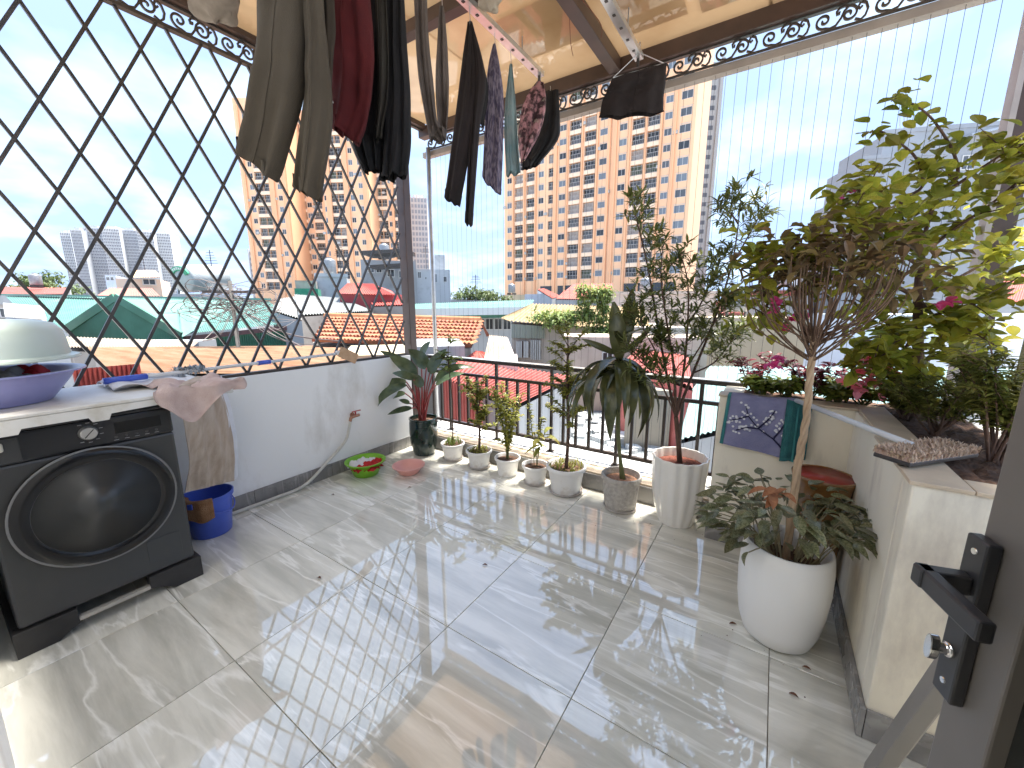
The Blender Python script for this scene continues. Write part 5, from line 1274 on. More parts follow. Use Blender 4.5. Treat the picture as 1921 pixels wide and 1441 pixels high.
def garment(name, label, cat, legs, D, mat, th=.035, folds=5, amp=.016, seed=0, hang=None, group=None, extra=None):
    """legs: list of (left outline, right outline) in photograph pixels, top to bottom, at forward distance D"""
    allp = [at(*p, D=D) for L_, R_ in legs for p in L_ + R_]
    base = sum(allp, V((0, 0, 0))) / len(allp); base.z = min(p.z for p in allp)
    t = thing(name, label, cat, base, group)
    for n_, (L_, R_) in enumerate(legs):
        L3 = smooth_path([at(*p, D=D) for p in L_], 6); R3 = smooth_path([at(*p, D=D) for p in R_], 6)
        rg = random.Random(seed * 10 + n_); ph = [rg.uniform(0, 6.3) for _ in range(6)]
        nv = 44; nu = 26
        mb = MB()
        def fn(u, v, side):
            a = poly_at(L3, v); b = poly_at(R3, v)
            a0, b0 = a, b
            p = a.lerp(b, u)
            wv = (b - a).length
            env = math.sin(math.pi * min(max(u, .0), 1)) ** .5
            g = .25 + .75 * v
            f = amp * g * (math.sin(u * folds * 3.1 + ph[0] + .8 * math.sin(v * 3 + ph[1])) + .5 * math.sin(u * folds * 6.3 + ph[2] + 1.4 * v) + .35 * math.sin(v * 9 + ph[3] + u * 4))
            nz_ = noise.noise(V((u * wv * 9 + ph[0], v * 3.2 + ph[1], ph[2]))) + .55 * noise.noise(V((u * wv * 22 + ph[3], v * 7.5 + ph[4], ph[5])))
            f += amp * 1.1 * nz_
            bulge = min(th, wv * .3) * env * (.35 + .65 * min(1, v * 4))
            z = V((0, 0, 0))
            if v > .94: z = V((0, 0, .006 * math.sin(u * 13 + ph[4])))
            return p + HD * (f + (-bulge if side == 0 else bulge)) + z
        N = nu * 2
        def ring(uu, v):
            s = uu * 2
            return fn(s, v, 0) if s <= 1 else fn(2 - s, v, 1)
        mb.grid(ring, N, nv)
        # inside turn-in so that the hem has an edge
        mb.grid(lambda uu, v: ring(uu, 1 - .0001) + V((0, 0, 1)) * (.05 * v) + (poly_at(L3, 1).lerp(poly_at(R3, 1), .5) - ring(uu, 1)) * (.10 * (1 - v) * 0 + .08), N, 2)
        bo = part(mb, 'leg' if len(legs) > 1 else 'body', mat, t, smooth=True)
        hm_ = MB().grid(lambda uu, v: ring(uu, .935 + .06 * v) + (ring(uu, .96) - poly_at(L3, .96).lerp(poly_at(R3, .96), .5)).normalized() * .0018, N, 3)
        part(hm_, 'hem', mat, bo, smooth=True)
        if not hang or name != 'skirt':
            sp = [fn(.5, q / 16, 0) - HD * .0015 for q in range(17)]
            part(MB().tube(sp, .0022, 5), 'seam', mat, bo, smooth=True)
    if hang:
        for (px, py, tx, tz) in hang:
            p = at(px, py, D=D)
            part(MB().tube([p - V((0, 0, .02)), p + V((.003, 0, .02)), V((p.x, p.y, max(tz, p.z + .03)))], .0018, 5), 'hook', m_galv, t)
    return t
def Dof(px, py, X): return at(px, py, X=X).dot(HD)
m_khaki = M('khaki', (.04, .031, .021), (.05, .039, .027), rough=.9, scale=5, bump=.25, bscale=300)
m_khaki2 = M('khaki_light', (.068, .055, .038), (.085, .07, .05), rough=.9, scale=4, bump=.25, bscale=300)
m_redc = M('dark_red', (.06, .002, .004), (.085, .004, .006), rough=.9, scale=8, bump=.2, bscale=200)
m_blkc = M('black_knit', (.006, .0065, .0085), (.011, .011, .013), rough=.9, scale=8, bump=.2, bscale=200)
m_dkg = M('olive_black', (.018, .0155, .012), (.028, .025, .019), rough=.9, scale=8, bump=.2, bscale=200)
m_plum = M('plum_black', (.013, .009, .0095), (.02, .014, .0145), rough=.9, scale=8, bump=.2, bscale=200)
m_mauve = M('mauve_grey', (.085, .068, .06), (.12, .10, .09), rough=.9, scale=8, bump=.2, bscale=200)
m_teal = M('faded_teal', (.13, .22, .24), (.22, .27, .27), rough=.9, scale=9, bump=.2, bscale=200, wear=(.04, .22, .22), wscale=6)
m_plaid = M('plaid', (.06, .05, .09), (.20, .17, .22), rough=.9, scale=70, lo=.42, hi=.58, stretch=(1, 1, .35), bump=.2, bscale=200)
m_floral = M('floral', (.045, .02, .025), (.40, .20, .22), rough=.9, scale=26, lo=.44, hi=.6, bump=.2, bscale=200, wear=(.42, .36, .30), wscale=22)
H3 = lambda px, py: (px, py, -1.55, 2.99)
Dp = Dof(545, 180, -1.52)
garment('trousers', 'wide khaki trousers hanging nearest on the left of the washing', 'trousers',
        [([(488, -90), (482, 60), (466, 180), (449, 285)], [(570, -90), (572, 90), (566, 200), (522, 347)]),
         ([(556, -90), (572, 90), (566, 210), (551, 355)], [(608, -90), (612, 60), (622, 230), (602, 377)])], Dp, m_khaki2, th=.05, folds=3, amp=.014, seed=3, hang=[H3(500, -88), H3(596, -88)])
garment('shirt', 'dark olive shirt sleeve hanging behind the khaki trousers', 'shirt', [([(560, -60), (575, 40), (590, 130), (604, 190)], [(625, -60), (628, 60), (626, 150), (618, 205)])], Dp + .12, m_khaki, th=.03, seed=5, hang=[H3(595, -58)])
garment('shirt', 'dark red shirt with white label hanging between khaki and black garments', 'shirt',
        [([(600, -70), (606, 60), (608, 170), (612, 236)], [(690, -70), (700, 90), (700, 190), (676, 272)])], Dof(650, 150, -1.53) + .05, m_redc, th=.05, folds=4, seed=7, hang=[H3(640, -68)])
Dr = Dof(650, 150, -1.53)
single(MB().box(at(612, 181, D=Dr - .03), (.035, .004, .06), Matrix.Rotation(TH, 3, 'Z') @ Matrix.Rotation(R(-20), 3, 'Y')), 'care_label', m_wcl, at(612, 181, D=Dr - .03) - V((0, 0, .03)), 'small white care label on the edge of the dark red shirt', 'label')
Dk = Dof(740, 200, -1.54)
garment('trousers', 'black gathered trousers with frilled cuffs beside the dark red shirt', 'trousers',
        [([(668, -60), (676, 100), (680, 200), (662, 270), (684, 322)], [(736, -60), (728, 100), (722, 200), (718, 260), (716, 322)]),
         ([(722, -60), (722, 100), (722, 200), (714, 290), (712, 338)], [(756, -60), (762, 70), (770, 180), (772, 270), (764, 330)])], Dk, m_blkc, th=.05, folds=6, amp=.016, seed=9, hang=[H3(690, -58), H3(740, -58)])
garment('trousers', 'narrow dark olive garment in front of the black gathered trousers', 'trousers', [([(700, -50), (706, 60), (708, 160), (704, 262)], [(724, -50), (730, 60), (728, 160), (716, 258)])], Dk - .07, m_dkg, th=.03, folds=3, seed=10, hang=[H3(712, -48)])
garment('trousers', 'grey-brown trouser leg hanging right of the black gathered trousers', 'trousers', [([(776, -50), (780, 60), (786, 150), (800, 232), (806, 262)], [(800, -50), (804, 60), (812, 150), (820, 225), (838, 264)])], Dof(800, 150, -1.55), m_mauve, th=.03, folds=3, seed=12, hang=[H3(788, -48)])
garment('shirt', 'faded mauve shirt tied to a point on its hanger', 'shirt', [([(826, 14), (822, 70), (818, 150), (820, 220), (826, 262)], [(833, 14), (838, 60), (842, 130), (842, 200), (838, 264)])], Dof(832, 140, -1.55) + .05, m_mauve, th=.03, folds=3, seed=13, hang=[H3(829, 16)])
Db = Dof(878, 200, -1.56)
garment('leggings', 'black leggings with one long leg hanging lowest of the washing', 'leggings',
        [([(877, 40), (866, 120), (852, 230), (834, 372)], [(884, 40), (894, 120), (890, 230), (862, 388)]),
         ([(880, 40), (880, 140), (880, 250), (872, 420)], [(886, 40), (912, 150), (900, 240), (886, 425)])], Db, m_plum, th=.035, folds=3, amp=.01, seed=15, hang=[H3(881, 42)])
garment('shirt', 'black top gathered behind the black leggings', 'shirt', [([(880, 60), (878, 110), (884, 170), (888, 222)], [(886, 60), (904, 110), (916, 170), (906, 236)])], Db + .1, m_blkc, th=.03, seed=16, hang=[H3(883, 62)])
garment('shirt', 'grey and mauve checked shirt hanging right of the black leggings', 'shirt',
        [([(925, 82), (914, 140), (910, 230), (905, 335)], [(930, 82), (944, 170), (944, 260), (940, 368)])], Dof(927, 220, -1.56), m_plaid, th=.035, folds=5, amp=.012, seed=17, hang=[H3(928, 84)])
garment('shirt', 'faded teal shirt between the checked shirt and the floral top', 'shirt',
        [([(956, 120), (948, 190), (946, 250), (950, 330)], [(961, 120), (968, 200), (972, 270), (976, 325)])], Dof(960, 230, -1.56), m_teal, th=.03, folds=3, seed=18, hang=[H3(958, 122)])
garment('blouse', 'crumpled floral blouse in dusky pink near the end of the drying rail', 'blouse',
        [([(1008, 152), (984, 190), (972, 250), (978, 306)], [(1020, 155), (1024, 200), (1012, 250), (984, 300)])], Dof(998, 230, -1.56), m_floral, th=.04, folds=4, seed=19, hang=[H3(1014, 154)])
garment('top', 'black knit top hanging last on the drying rail beside the floral blouse', 'top',
        [([(1022, 170), (1012, 230), (994, 280), (978, 318)], [(1048, 168), (1050, 220), (1047, 262), (1010, 310)])], Dof(1020, 230, -1.56) + .1, m_blkc, th=.04, folds=4, seed=20, hang=[H3(1032, 170)])
Ds = at(1185, 160, Y=2.78).dot(HD)
garment('skirt', 'dark plum skirt clipped alone to the right hand drying rail', 'skirt',
        [([(1148, 148), (1138, 172), (1130, 190), (1124, 222)], [(1250, 118), (1249, 150), (1246, 180), (1245, 212)])], Ds, m_plum, th=.03, folds=4, amp=.010, seed=21)
p0, p1 = at(1150, 146, D=Ds), at(1246, 119, D=Ds)
hg_ = thing('clothes_hanger', 'thin wire hanger with clips holding the dark plum skirt', 'hanger', (p0 + p1) / 2)
part(MB().tube([p0, (p0 + p1) / 2 + V((0, 0, .10)), p1], .003, 6).tube([p0, p1], .003, 6), 'wire_frame', m_galv, hg_)
part(MB().tube(smooth_path([(p0 + p1) / 2 + V((0, 0, .10)), (p0 + p1) / 2 + V((0, 0, .16)), V((-.9, 2.78, 2.955))], 4), .0025, 6), 'hook', m_galv, hg_)
# rolled cloth and knotted bag up under the roof
def lump(name, label, cat, px, py, D, r, mat, sx=1.):
    c0 = at(px, py, D=D)
    mb = MB().grid(lambda u, v: c0 + (RT * (math.cos(u * 6.283) * math.sin(v * 3.1416) * sx) + V((0, 0, 1)) * (math.cos(v * 3.1416)) + HD * (math.sin(u * 6.283) * math.sin(v * 3.1416))) * r * (1 + .14 * math.sin(u * 19 + v * 7) + .10 * math.sin(v * 17 + u * 6)), 26, 16)
    t = thing(name, label, cat, c0 - V((0, 0, r)))
    part(mb, 'bundle', mat, t, smooth=True)
    part(MB().tube([c0 + V((0, 0, r * .8)), V((c0.x, c0.y, 3.04))], .003, 5), 'string', m_galv, t)
lump('cloth_bundle', 'pale bunched cloth tied under the left roof beam', 'cloth', 405, 8, Dof(405, 8, -2.3), .07, M('grey_beige', (.30, .25, .20), (.22, .18, .14), rough=.95, scale=20), 1.5)
lump('plastic_bag', 'small knotted translucent bag hanging under the tan roof sheet', 'bag', 920, 2, at(920, 2, Z=2.98).dot(HD), .045, M('bag_film', (.42, .36, .28), (.52, .46, .38), rough=.3, scale=30, transl=.4), 1.3)
for k_, (px, py, x2) in enumerate(((1075, 105, .10), (1128, 70, -.05))):
    a = at(px, py, Z=2.99)
    single(MB().tube(smooth_path([a, a + V((.02, -.08, .03)), a + V((x2, -.3, .10)), a + V((x2 * 1.5, -.6, .125))], 6), .002, 5), 'electric_cord', M('cord_brown', (.16, .05, .03), rough=.6), a, ('thin reddish cord dangling left of the middle rafter', 'thin reddish cord crossing the middle rafter')[k_], 'cord')

# ================================================================== PLANTS
def LM(name, c1, c2, rough=.4, transl=.3, rnd=.3, spec=.4): return M(name, c1, c2, rough=rough, scale=14, rnd=rnd, transl=transl, spec=spec)
m_bark = M('bark', (.16, .10, .065), (.24, .16, .10), rough=.9, scale=30, bump=.6, bscale=80, stretch=(1, 1, .3))
m_bark_d = M('bark_dark', (.09, .05, .035), (.14, .085, .06), rough=.9, scale=30, bump=.6, bscale=80, stretch=(1, 1, .3))
m_stem = M('green_stem', (.10, .13, .04), (.16, .15, .06), rough=.6, scale=20)
m_pot_w = M('white_pot', (.84, .82, .78), (.88, .865, .83), rough=.38, scale=8, wear=(.62, .56, .47), wscale=6)
m_saucer = M('saucer', (.60, .57, .53), (.42, .36, .32), rough=.5, scale=10)

def pot_parts(t, c, r, h, mat, prof=None, saucer=False, n=40, rad=None, soil=None, soilz=.82):
    c = V(c); z0 = .012 if saucer else 0.
    if prof is None:
        prof = [(0, z0 + .004), (r * .70, z0 + .004), (r * .72, z0), (r * .88, h * .84), (r * .90, h * .86), (r * .99, h * .875), (r, h * .97), (r * .97, h), (r * .90, h), (r * .86, h * .9), (r * .80, h * .5)]
    part(MB().lathe(c, prof, n, rad), 'pot', mat, t, ang=35)
    if saucer:
        part(MB().lathe(c, [(0, .001), (r * .74, .001), (r * .84, .008), (r * .86, .020), (r * .83, .020), (r * .80, .010), (r * .72, .0085), (0, .0085)], n), 'saucer', m_saucer, t, ang=40)
    rs = r * .87
    o = MB()
    def sf(u, v):
        a = u * 2 * math.pi; q = rs * v * .985
        return c + V((q * math.cos(a), q * math.sin(a), h * soilz + (.010 * (1 - v * v)) + (U(-.004, .004) if 0 < v < 1 else 0)))
    part(o.grid(sf, 20, 6), 'soil', soil or m_soil, t, smooth=True)
def stem_paths(base, n, spread, hgt, bend=.3):
    r = []
    for i in range(n):
        a = 2 * math.pi * i / n + U(-.5, .5); k = U(.6, 1)
        p = [base + V((U(-.012, .012), U(-.012, .012), 0))]
        for t in (.35, .7, 1.):
            p.append(p[0] + V((math.cos(a) * spread * k * t ** 1.3, math.sin(a) * spread * k * t ** 1.3, hgt * k * t)) + V((U(-1, 1), U(-1, 1), 0)) * bend * .05)
        r.append(smooth_path(p, 4))
    return r
def leafy(mb, path, n, size, wid, t0=.3, droop=.2, rnd=.5, shape=0, nseg=4, per=1):
    for i in range(n):
        t = t0 + (1 - t0) * (i + U(0, 1)) / n
        p = poly_at(path, t)
        for _ in range(per):
            a = U(0, 6.283); d = V((math.cos(a), math.sin(a), U(-.2, .7) - droop)).normalized()
            s = size * U(.65, 1.15)
            mb.blade(p, p + d * s, wid * s / size, arch=U(.02, .18), fold=U(.1, .4), n=nseg, shape=shape)

# ---- row of small white pots
m_lf1 = LM('leaf_yellow_green', (.20, .23, .035), (.36, .36, .08), transl=.4)
m_lf2 = LM('leaf_green', (.08, .13, .03), (.17, .21, .05))
m_lf3 = LM('leaf_mix', (.15, .18, .03), (.32, .30, .07))
def small_pot(label, c, r, h, kind, saucer, hgt):
    c = V((c[0], c[1], 0.001)); t = thing('potted_plant', label, 'plant', c, 'white plastic pots in a row along the curb')
    pot_parts(t, c, r, h, m_pot_w, saucer=saucer)
    b = c + V((0, 0, h * .82)); st = MB(); lf = MB()
    if kind == 'thin':            # one straight thin stem, tuft on top, ground cover
        top = b + V((-.03, .02, hgt)); pth = smooth_path([b, b + V((.012, 0, hgt * .4)), b + V((-.03, .01, hgt * .75)), top], 6)
        st.tube(pth, [.006 - .003 * i / (len(pth) - 1) for i in range(len(pth))], 6)
        for q in range(6):
            p = poly_at(pth, U(.55, 1)); d = V((U(-1, 1), U(-1, 1), U(.2, .9))).normalized(); e = p + d * U(.06, .13)
            st.tube([p, e], .0022, 5); leafy(lf, [p, e], 9, .11, .036, t0=.4, droop=.1)
        for q in range(40):
            p = b + V((U(-.06, .06), U(-.06, .06), .0)); e = p + V((U(-.05, .05), U(-.05, .05), U(.03, .09))); lf.blade(p, e, .012, n=3)
    elif kind == 'bush':
        for pth in stem_paths(b, 7, .12, hgt):
            st.tube(pth, [.005 - .0025 * i / (len(pth) - 1) for i in range(len(pth))], 5)
            leafy(lf, pth, 60, .045, .019, t0=.2)
            for q in range(4):
                p = poly_at(pth, U(.35, .9)); e = p + V((U(-.09, .09), U(-.09, .09), U(.04, .12))); st.tube([p, e], .0018, 4); leafy(lf, [p, e], 16, .042, .018, t0=.1)
    elif kind == 'trunk':
        top = b + V((-.01, 0, hgt * .85)); pth = smooth_path([b, b + V((.01, .0, hgt * .3)), b + V((-.012, 0, hgt * .6)), top], 6)
        rr = .016 if r > .14 else .012
        st.tube(pth, [rr - rr * .5 * i / (len(pth) - 1) for i in range(len(pth))], 8)
        for q in range(34 if r > .14 else 24):
            p = poly_at(pth, U(.3, 1)); a = U(0, 6.28); k = U(.07, .21); e = p + V((math.cos(a) * k, math.sin(a) * k * .7, U(.03, .18))); st.tube([p, (p + e) / 2 + V((0, 0, .015)), e], [.004, .003, .0018], 5)
            leafy(lf, [p, (p + e) / 2 + V((0, 0, .015)), e], 40, .045, .021, t0=.2)
        for q in range(70):
            p = b + V((U(-r * .7, r * .7), U(-r * .7, r * .7), 0)); lf.blade(p, p + V((U(-.05, .05), U(-.05, .05), U(.02, .07))), .012, n=3)
    elif kind == 'sparse':
        for k_, (dx, dy, z, big) in enumerate(((-.05, 0, hgt, 0), (.03, .02, hgt * .8, 0), (.06, .0, hgt * .6, 1), (-.02, .03, hgt * .55, 1))):
            pth = smooth_path([b + V((dx * .2, dy, 0)), b + V((dx * .6, dy, z * .5)), b + V((dx * 1.4, dy, z))], 6)
            st.tube(pth, .0035, 5)
            if big: leafy(lf, pth, 6, .13, .045, t0=.55, droop=.5, shape=0, nseg=6)
            else: leafy(lf, pth, 40, .045, .020, t0=.45)
    part(st, 'stem', m_bark_d if kind in ('trunk', 'thin') else m_stem, t, smooth=True)
    part(lf, 'foliage', {'thin': m_lf2, 'bush': m_lf1, 'trunk': m_lf3, 'sparse': m_lf3}[kind], t, stuff=True)
small_pot('tall thin sapling in the leftmost small white pot beside the dark green pot', (-2.40, 2.64), .112, .16, 'thin', True, 1.05)
small_pot('bushy small tree in the second small white pot from the left', (-2.08, 2.63), .118, .16, 'trunk', True, .66)
small_pot('many-stemmed yellow-green bush in the white pot without saucer', (-1.78, 2.64), .112, .153, 'bush', False, .62)
small_pot('sparse long-leaved plant in the small white pot left of the larger one', (-1.495, 2.62), .110, .157, 'sparse', True, .52)
small_pot('larger white pot with a dark-stemmed tree in yellow-green leaf', (-1.222, 2.62), .155, .215, 'trunk', True, 1.12)

# ---- dark green pot with red-stemmed philodendron
c = V((-2.735, 2.60, .001)); ph = thing('potted_philodendron', 'red-stemmed philodendron in a glossy dark green pot by the corner', 'plant', c)
pot_parts(ph, c, .135, .36, M('green_glaze', (.010, .026, .020), (.016, .036, .028), rough=.12, scale=5, coat=.5),
          prof=[(0, .004), (.095, .004), (.098, 0), (.125, .10), (.137, .22), (.134, .32), (.128, .345), (.136, .352), (.134, .362), (.124, .362), (.120, .34), (.118, .25)], soilz=.9)
m_phl = LM('philodendron_leaf', (.045, .075, .035), (.10, .14, .07), rough=.25, transl=.2, rnd=.25, spec=.6)
m_phs = M('red_petiole', (.30, .03, .035), (.20, .05, .04), rough=.35, scale=15)
pb = c + V((0, 0, .34))
def DD(p): return p.dot(HD)
for (x0, y0, x1, y1, wpx, off, ar) in ((762, 716, 700, 742, 26, .05, .15), (762, 722, 706, 770, 24, -.08, .2), (772, 766, 727, 778, 16, -.1, .05), (780, 705, 730, 668, 32, .0, .1), (768, 690, 712, 658, 22, .12, .05),
        (800, 690, 766, 655, 34, .05, .08), (806, 700, 838, 654, 30, -.05, .05), (816, 715, 892, 690, 22, -.06, .22), (818, 722, 872, 700, 20, .08, .12), (776, 712, 736, 700, 20, -.14, .1), (790, 668, 808, 640, 22, .15, .02),
        (792, 726, 770, 700, 22, -.12, .1), (812, 700, 826, 668, 20, .1, .02), (768, 757, 748, 750, 12, -.05, .05), (760, 738, 722, 752, 18, .1, .1)):
    D0 = DD(c) + off
    p, q = at(x0, y0, D=D0), at(x1, y1, D=D0 - off * .3)
    mid = (pb + p) / 2 + V((0, 0, .05))
    lf_ = part(MB().blade(p, q, wpx * .0050 * 1.15, up=V((0, 0, 1)) - HD * .9, arch=ar, fold=.15, n=10, shape=2), 'leaf', m_phl, ph, smooth=True)
    part(MB().tube(smooth_path([pb + V((U(-.03, .03), U(-.03, .03), -.02)), mid, p], 5), [.009] * 5 + [.006] * 6, 7), 'petiole', m_phs, ph, smooth=True)
part(MB().tube([pb - V((0, 0, .03)), pb + V((.0, 0, .15)), pb + V((.0, 0, .33))], [.018, .014, .004], 8), 'red_shoot', m_phs, ph, smooth=True)

# ---- tan textured pot with dracaena
c = V((-.785, 2.60, .001)); dc_ = thing('potted_dracaena', 'drooping dark-leaved dracaena in a textured beige pot with saucer', 'plant', c)
m_tan = M('beige_cement', (.42, .38, .33), (.56, .52, .46), rough=.8, scale=45, bump=.7, bscale=70)
pot_parts(dc_, c, .137, .252, m_tan, saucer=True, prof=[(0, .016), (.104, .016), (.106, .012), (.112, .04), (.126, .208), (.128, .218), (.138, .222), (.139, .246), (.136, .252), (.124, .252), (.120, .235), (.115, .15)], soil=M('wood_chips', (.30, .15, .09), (.50, .28, .18), rough=.95, scale=70, bump=.9, bscale=70))
m_dra = LM('dracaena_leaf', (.04, .05, .017), (.085, .092, .032), rough=.25, transl=.15, rnd=.3, spec=.6)
b = c + V((0, 0, .21)); Dc = DD(c)
tops = []
for (x1, y1, off) in ((1163, 730, 0), (1158, 745, .02)):
    e = at(x1, y1, D=Dc + off); pth = smooth_path([b + V((off, 0, 0)), (b + e) / 2 + V((-.012, 0, 0)), e], 6); part(MB().tube(pth, [.012] * 6 + [.009] * 7, 8), 'stem', m_stem, dc_, smooth=True)
hub = at(1160, 690, D=Dc)
for q in range(26):
    a = q * 2.399 + .3; k = U(.16, .33)
    p = hub + V((0, 0, U(-.03, .08))); tip = p + V((math.cos(a) * k, math.sin(a) * k, -U(.22, .46)))
    mid_up = V((0, 0, 1))
    part(MB().blade(p, tip, U(.07, .105), up=mid_up, arch=U(.2, .36), fold=.22, n=9, shape=1), 'leaf', m_dra, dc_, smooth=True)
for q in range(3):
    a = q * 2.399; k = U(.14, .22); p = hub + V((0, 0, .08)); part(MB().blade(p, p + V((math.cos(a) * k, math.sin(a) * k, U(.05, .2))), .05, arch=.2, fold=.3, n=8, shape=0), 'leaf', m_dra, dc_, smooth=True)
crn = at(1162, 655, D=Dc)
part(MB().tube([hub, crn], .008, 7), 'stem', m_stem, dc_, smooth=True)
for (x0, y0, x1, y1, w_) in ((1162, 680, 1151, 566, .115), (1164, 670, 1186, 542, .10), (1160, 665, 1092, 636, .045), (1166, 665, 1222, 616, .04)):
    p, q = at(x0, y0, D=Dc), at(x1, y1, D=Dc + U(-.05, .05))
    part(MB().blade(p, q, w_, up=-HD, arch=.03, fold=.15, n=10, shape=0), 'leaf', m_dra, dc_, smooth=True)

# ---- tall fluted white pot with slender-leaved tree
c = V((-.418, 2.63, .001)); ft = thing('potted_tree', 'slender-leaved small tree in a tall fluted white pot', 'plant', c)
def flute(g, z):
    k = 14; a = (g * k / (2 * math.pi)) % 1
    return 1 - .05 * (math.cos(2 * math.pi * a) * .5 + .5) if z > .01 else 1
m_ceram = M('white_ceramic', (.84, .81, .74), (.88, .85, .79), rough=.2, scale=3, coat=.2)
pot_parts(ft, c, .172, .454, m_ceram, prof=[(0, .006), (.105, .006), (.11, 0), (.118, .02), (.140, .10), (.160, .22), (.168, .34), (.172, .43), (.175, .448), (.172, .456), (.162, .456), (.156, .43), (.15, .34)], n=112, rad=flute, soil=M('red_mulch', (.14, .035, .02), (.26, .09, .06), rough=.95, scale=60, bump=.9, bscale=60), soilz=.88)
b = c + V((0, 0, .40)); Dc = DD(c); wd = MB(); lf = MB()
m_wil = LM('willow_leaf', (.085, .115, .03), (.19, .21, .06), transl=.35)
def P(px, py, off=0.): return at(px, py, D=Dc + off)
fork = P(1268, 782)
wd.tube([b, P(1272, 820), fork], [.017, .015, .014], 8)
limbs = [[(1268, 782), (1250, 700), (1232, 600), (1215, 500), (1196, 420), (1186, 380)], [(1268, 782), (1264, 690), (1250, 600), (1240, 520), (1245, 450)], [(1268, 782), (1282, 700), (1290, 610), (1290, 530), (1275, 470)],
         [(1268, 782), (1300, 700), (1340, 600), (1372, 500), (1385, 420), (1392, 345)], [(1282, 700), (1320, 640), (1350, 590), (1380, 560)], [(1250, 700), (1225, 650), (1205, 610), (1200, 560)],
         [(1372, 500), (1400, 450), (1425, 405), (1440, 380)], [(1385, 420), (1370, 400), (1352, 388)], [(1290, 610), (1320, 560), (1335, 520), (1340, 480)], [(1300, 700), (1340, 680), (1372, 640), (1390, 620)], [(1268, 782), (1240, 720), (1215, 690), (1180, 660)]]
for li, lm in enumerate(limbs):
    o0, o1 = (0, U(-.18, .18))
    pts = smooth_path([P(x, y, lerp(o0, o1, i / (len(lm) - 1))) for i, (x, y) in enumerate(lm)], 5)
    r0 = .010 if li < 4 else .006
    wd.tube(pts, [lerp(r0, .002, i / (len(pts) - 1)) for i in range(len(pts))], 6)
    dense = 34 if li not in (3, 6, 7) else 15
    for q in range(dense):
        t = (.45 if li in (3,) else .28) + (.72 if li != 3 else .55) * (q + U(0, 1)) / dense
        p = poly_at(pts, t); d = V((U(-1, 1), U(-1, 1), U(-.1, 1))).normalized(); e = p + d * U(.05, .12)
        wd.tube([p, e], .0014, 4, cap=False)
        for z in range(11):
            g = e if z > 4 else p.lerp(e, U(.3, 1)); dd_ = (d * .5 + V((U(-1, 1), U(-1, 1), U(-.6, .6)))).normalized(); s = U(.045, .08)
            lf.blade(g, g + dd_ * s, .0145, arch=U(-.05, .12), fold=.2, n=3)
part(wd, 'trunk', m_bark_d, ft, smooth=True); part(lf, 'foliage', m_wil, ft, stuff=True)

# ---- big egg-shaped white pot: braided standard with brown crown over variegated ground cover
c = V((.145, 1.875, .001)); bp_ = thing('potted_standard_tree', 'large white egg-shaped pot with a braided-trunk tree over variegated leaves', 'plant', c)
part(MB().lathe(c, [(0, .006), (.098, .006), (.106, 0), (.128, .02), (.147, .08), (.160, .17), (.166, .27), (.164, .36), (.158, .415), (.154, .436), (.148, .440), (.143, .430), (.146, .37), (.147, .3)], 56), 'pot', M('white_glaze', (.84, .83, .80), (.87, .86, .84), rough=.3, scale=2, coat=.15), bp_, smooth=True)
part(MB().grid(lambda u, v: c + V((.143 * v * math.cos(u * 6.283), .143 * v * math.sin(u * 6.283), .345 + .02 * (1 - v) + (U(-.006, .006) if v < 1 else 0))), 22, 7), 'soil', m_soil, bp_, smooth=True)
Dc = DD(c); b = c + V((.0, 0, .35))
axis = [b, at(1496, 880, D=Dc), at(1512, 790, D=Dc + .02), at(1520, 700, D=Dc + .02), at(1528, 630, D=Dc + .02)]
ax = smooth_path(axis, 12)
m_braid = M('braid_bark', (.36, .24, .14), (.46, .33, .21), rough=.85, scale=25, bump=.4, bscale=60, stretch=(1, 1, .3))
for s_ in range(3):
    pts = []
    for i, p in enumerate(ax):
        a = i * .42 + s_ * 2.094; rr = .0068 if i < len(ax) - 6 else .009
        pts.append(p + V((math.cos(a) * rr, math.sin(a) * rr, 0)))
    part(MB().tube(pts, [lerp(.0092, .0065, i / (len(pts) - 1)) for i in range(len(pts))], 8), 'braided_stem', m_braid, bp_, smooth=True)
m_twig = M('twig', (.11, .06, .04), (.16, .10, .06), rough=.85, scale=20)
hubp = ax[-1]; tw_mb = MB(); ends = []
for q in range(74):
    a = U(0, 6.283); rr = .225 * math.sqrt(U(.02, 1)) * (1 + .18 * math.sin(2 * a + 1)); ex, ey = math.cos(a) * rr, math.sin(a) * rr
    e = at(1528 + U(-6, 6), U(470, 510), D=Dc + .02) + V((0, 0, 0)); e = V((hubp.x + ex, hubp.y + ey, e.z + U(-.09, .07) - .35 * max(0, rr - .15)))
    s0 = ax[-1 - int(U(0, 10))]
    k1 = s0 + V((ex * .75, ey * .75, (e.z - s0.z) * .42)); 
    pts = smooth_path([s0, s0 + V((ex * .35, ey * .35, (e.z - s0.z) * .16)), k1, s0 + V((ex * .95, ey * .95, (e.z - s0.z) * .75)), e], 3)
    tw_mb.tube(pts, [lerp(.0034, .0016, i / (len(pts) - 1)) for i in range(len(pts))], 5, cap=False); ends.append(e)
part(tw_mb, 'twigs', m_twig, bp_, stuff=True)
m_brl = LM('brown_leaf', (.075, .055, .022), (.17, .115, .05), transl=.25, rnd=.4)
lf = MB()
for e in ends:
    for z in range(5):
        p = e + V((U(-.11, .11), U(-.11, .11), U(-.05, .07))); d = V((U(-1, 1), U(-1, 1), U(-.8, .5))).normalized(); lf.blade(p, p + d * U(.04, .075), .03, arch=.1, fold=.3, n=3)
part(lf, 'crown', m_brl, bp_, stuff=True)
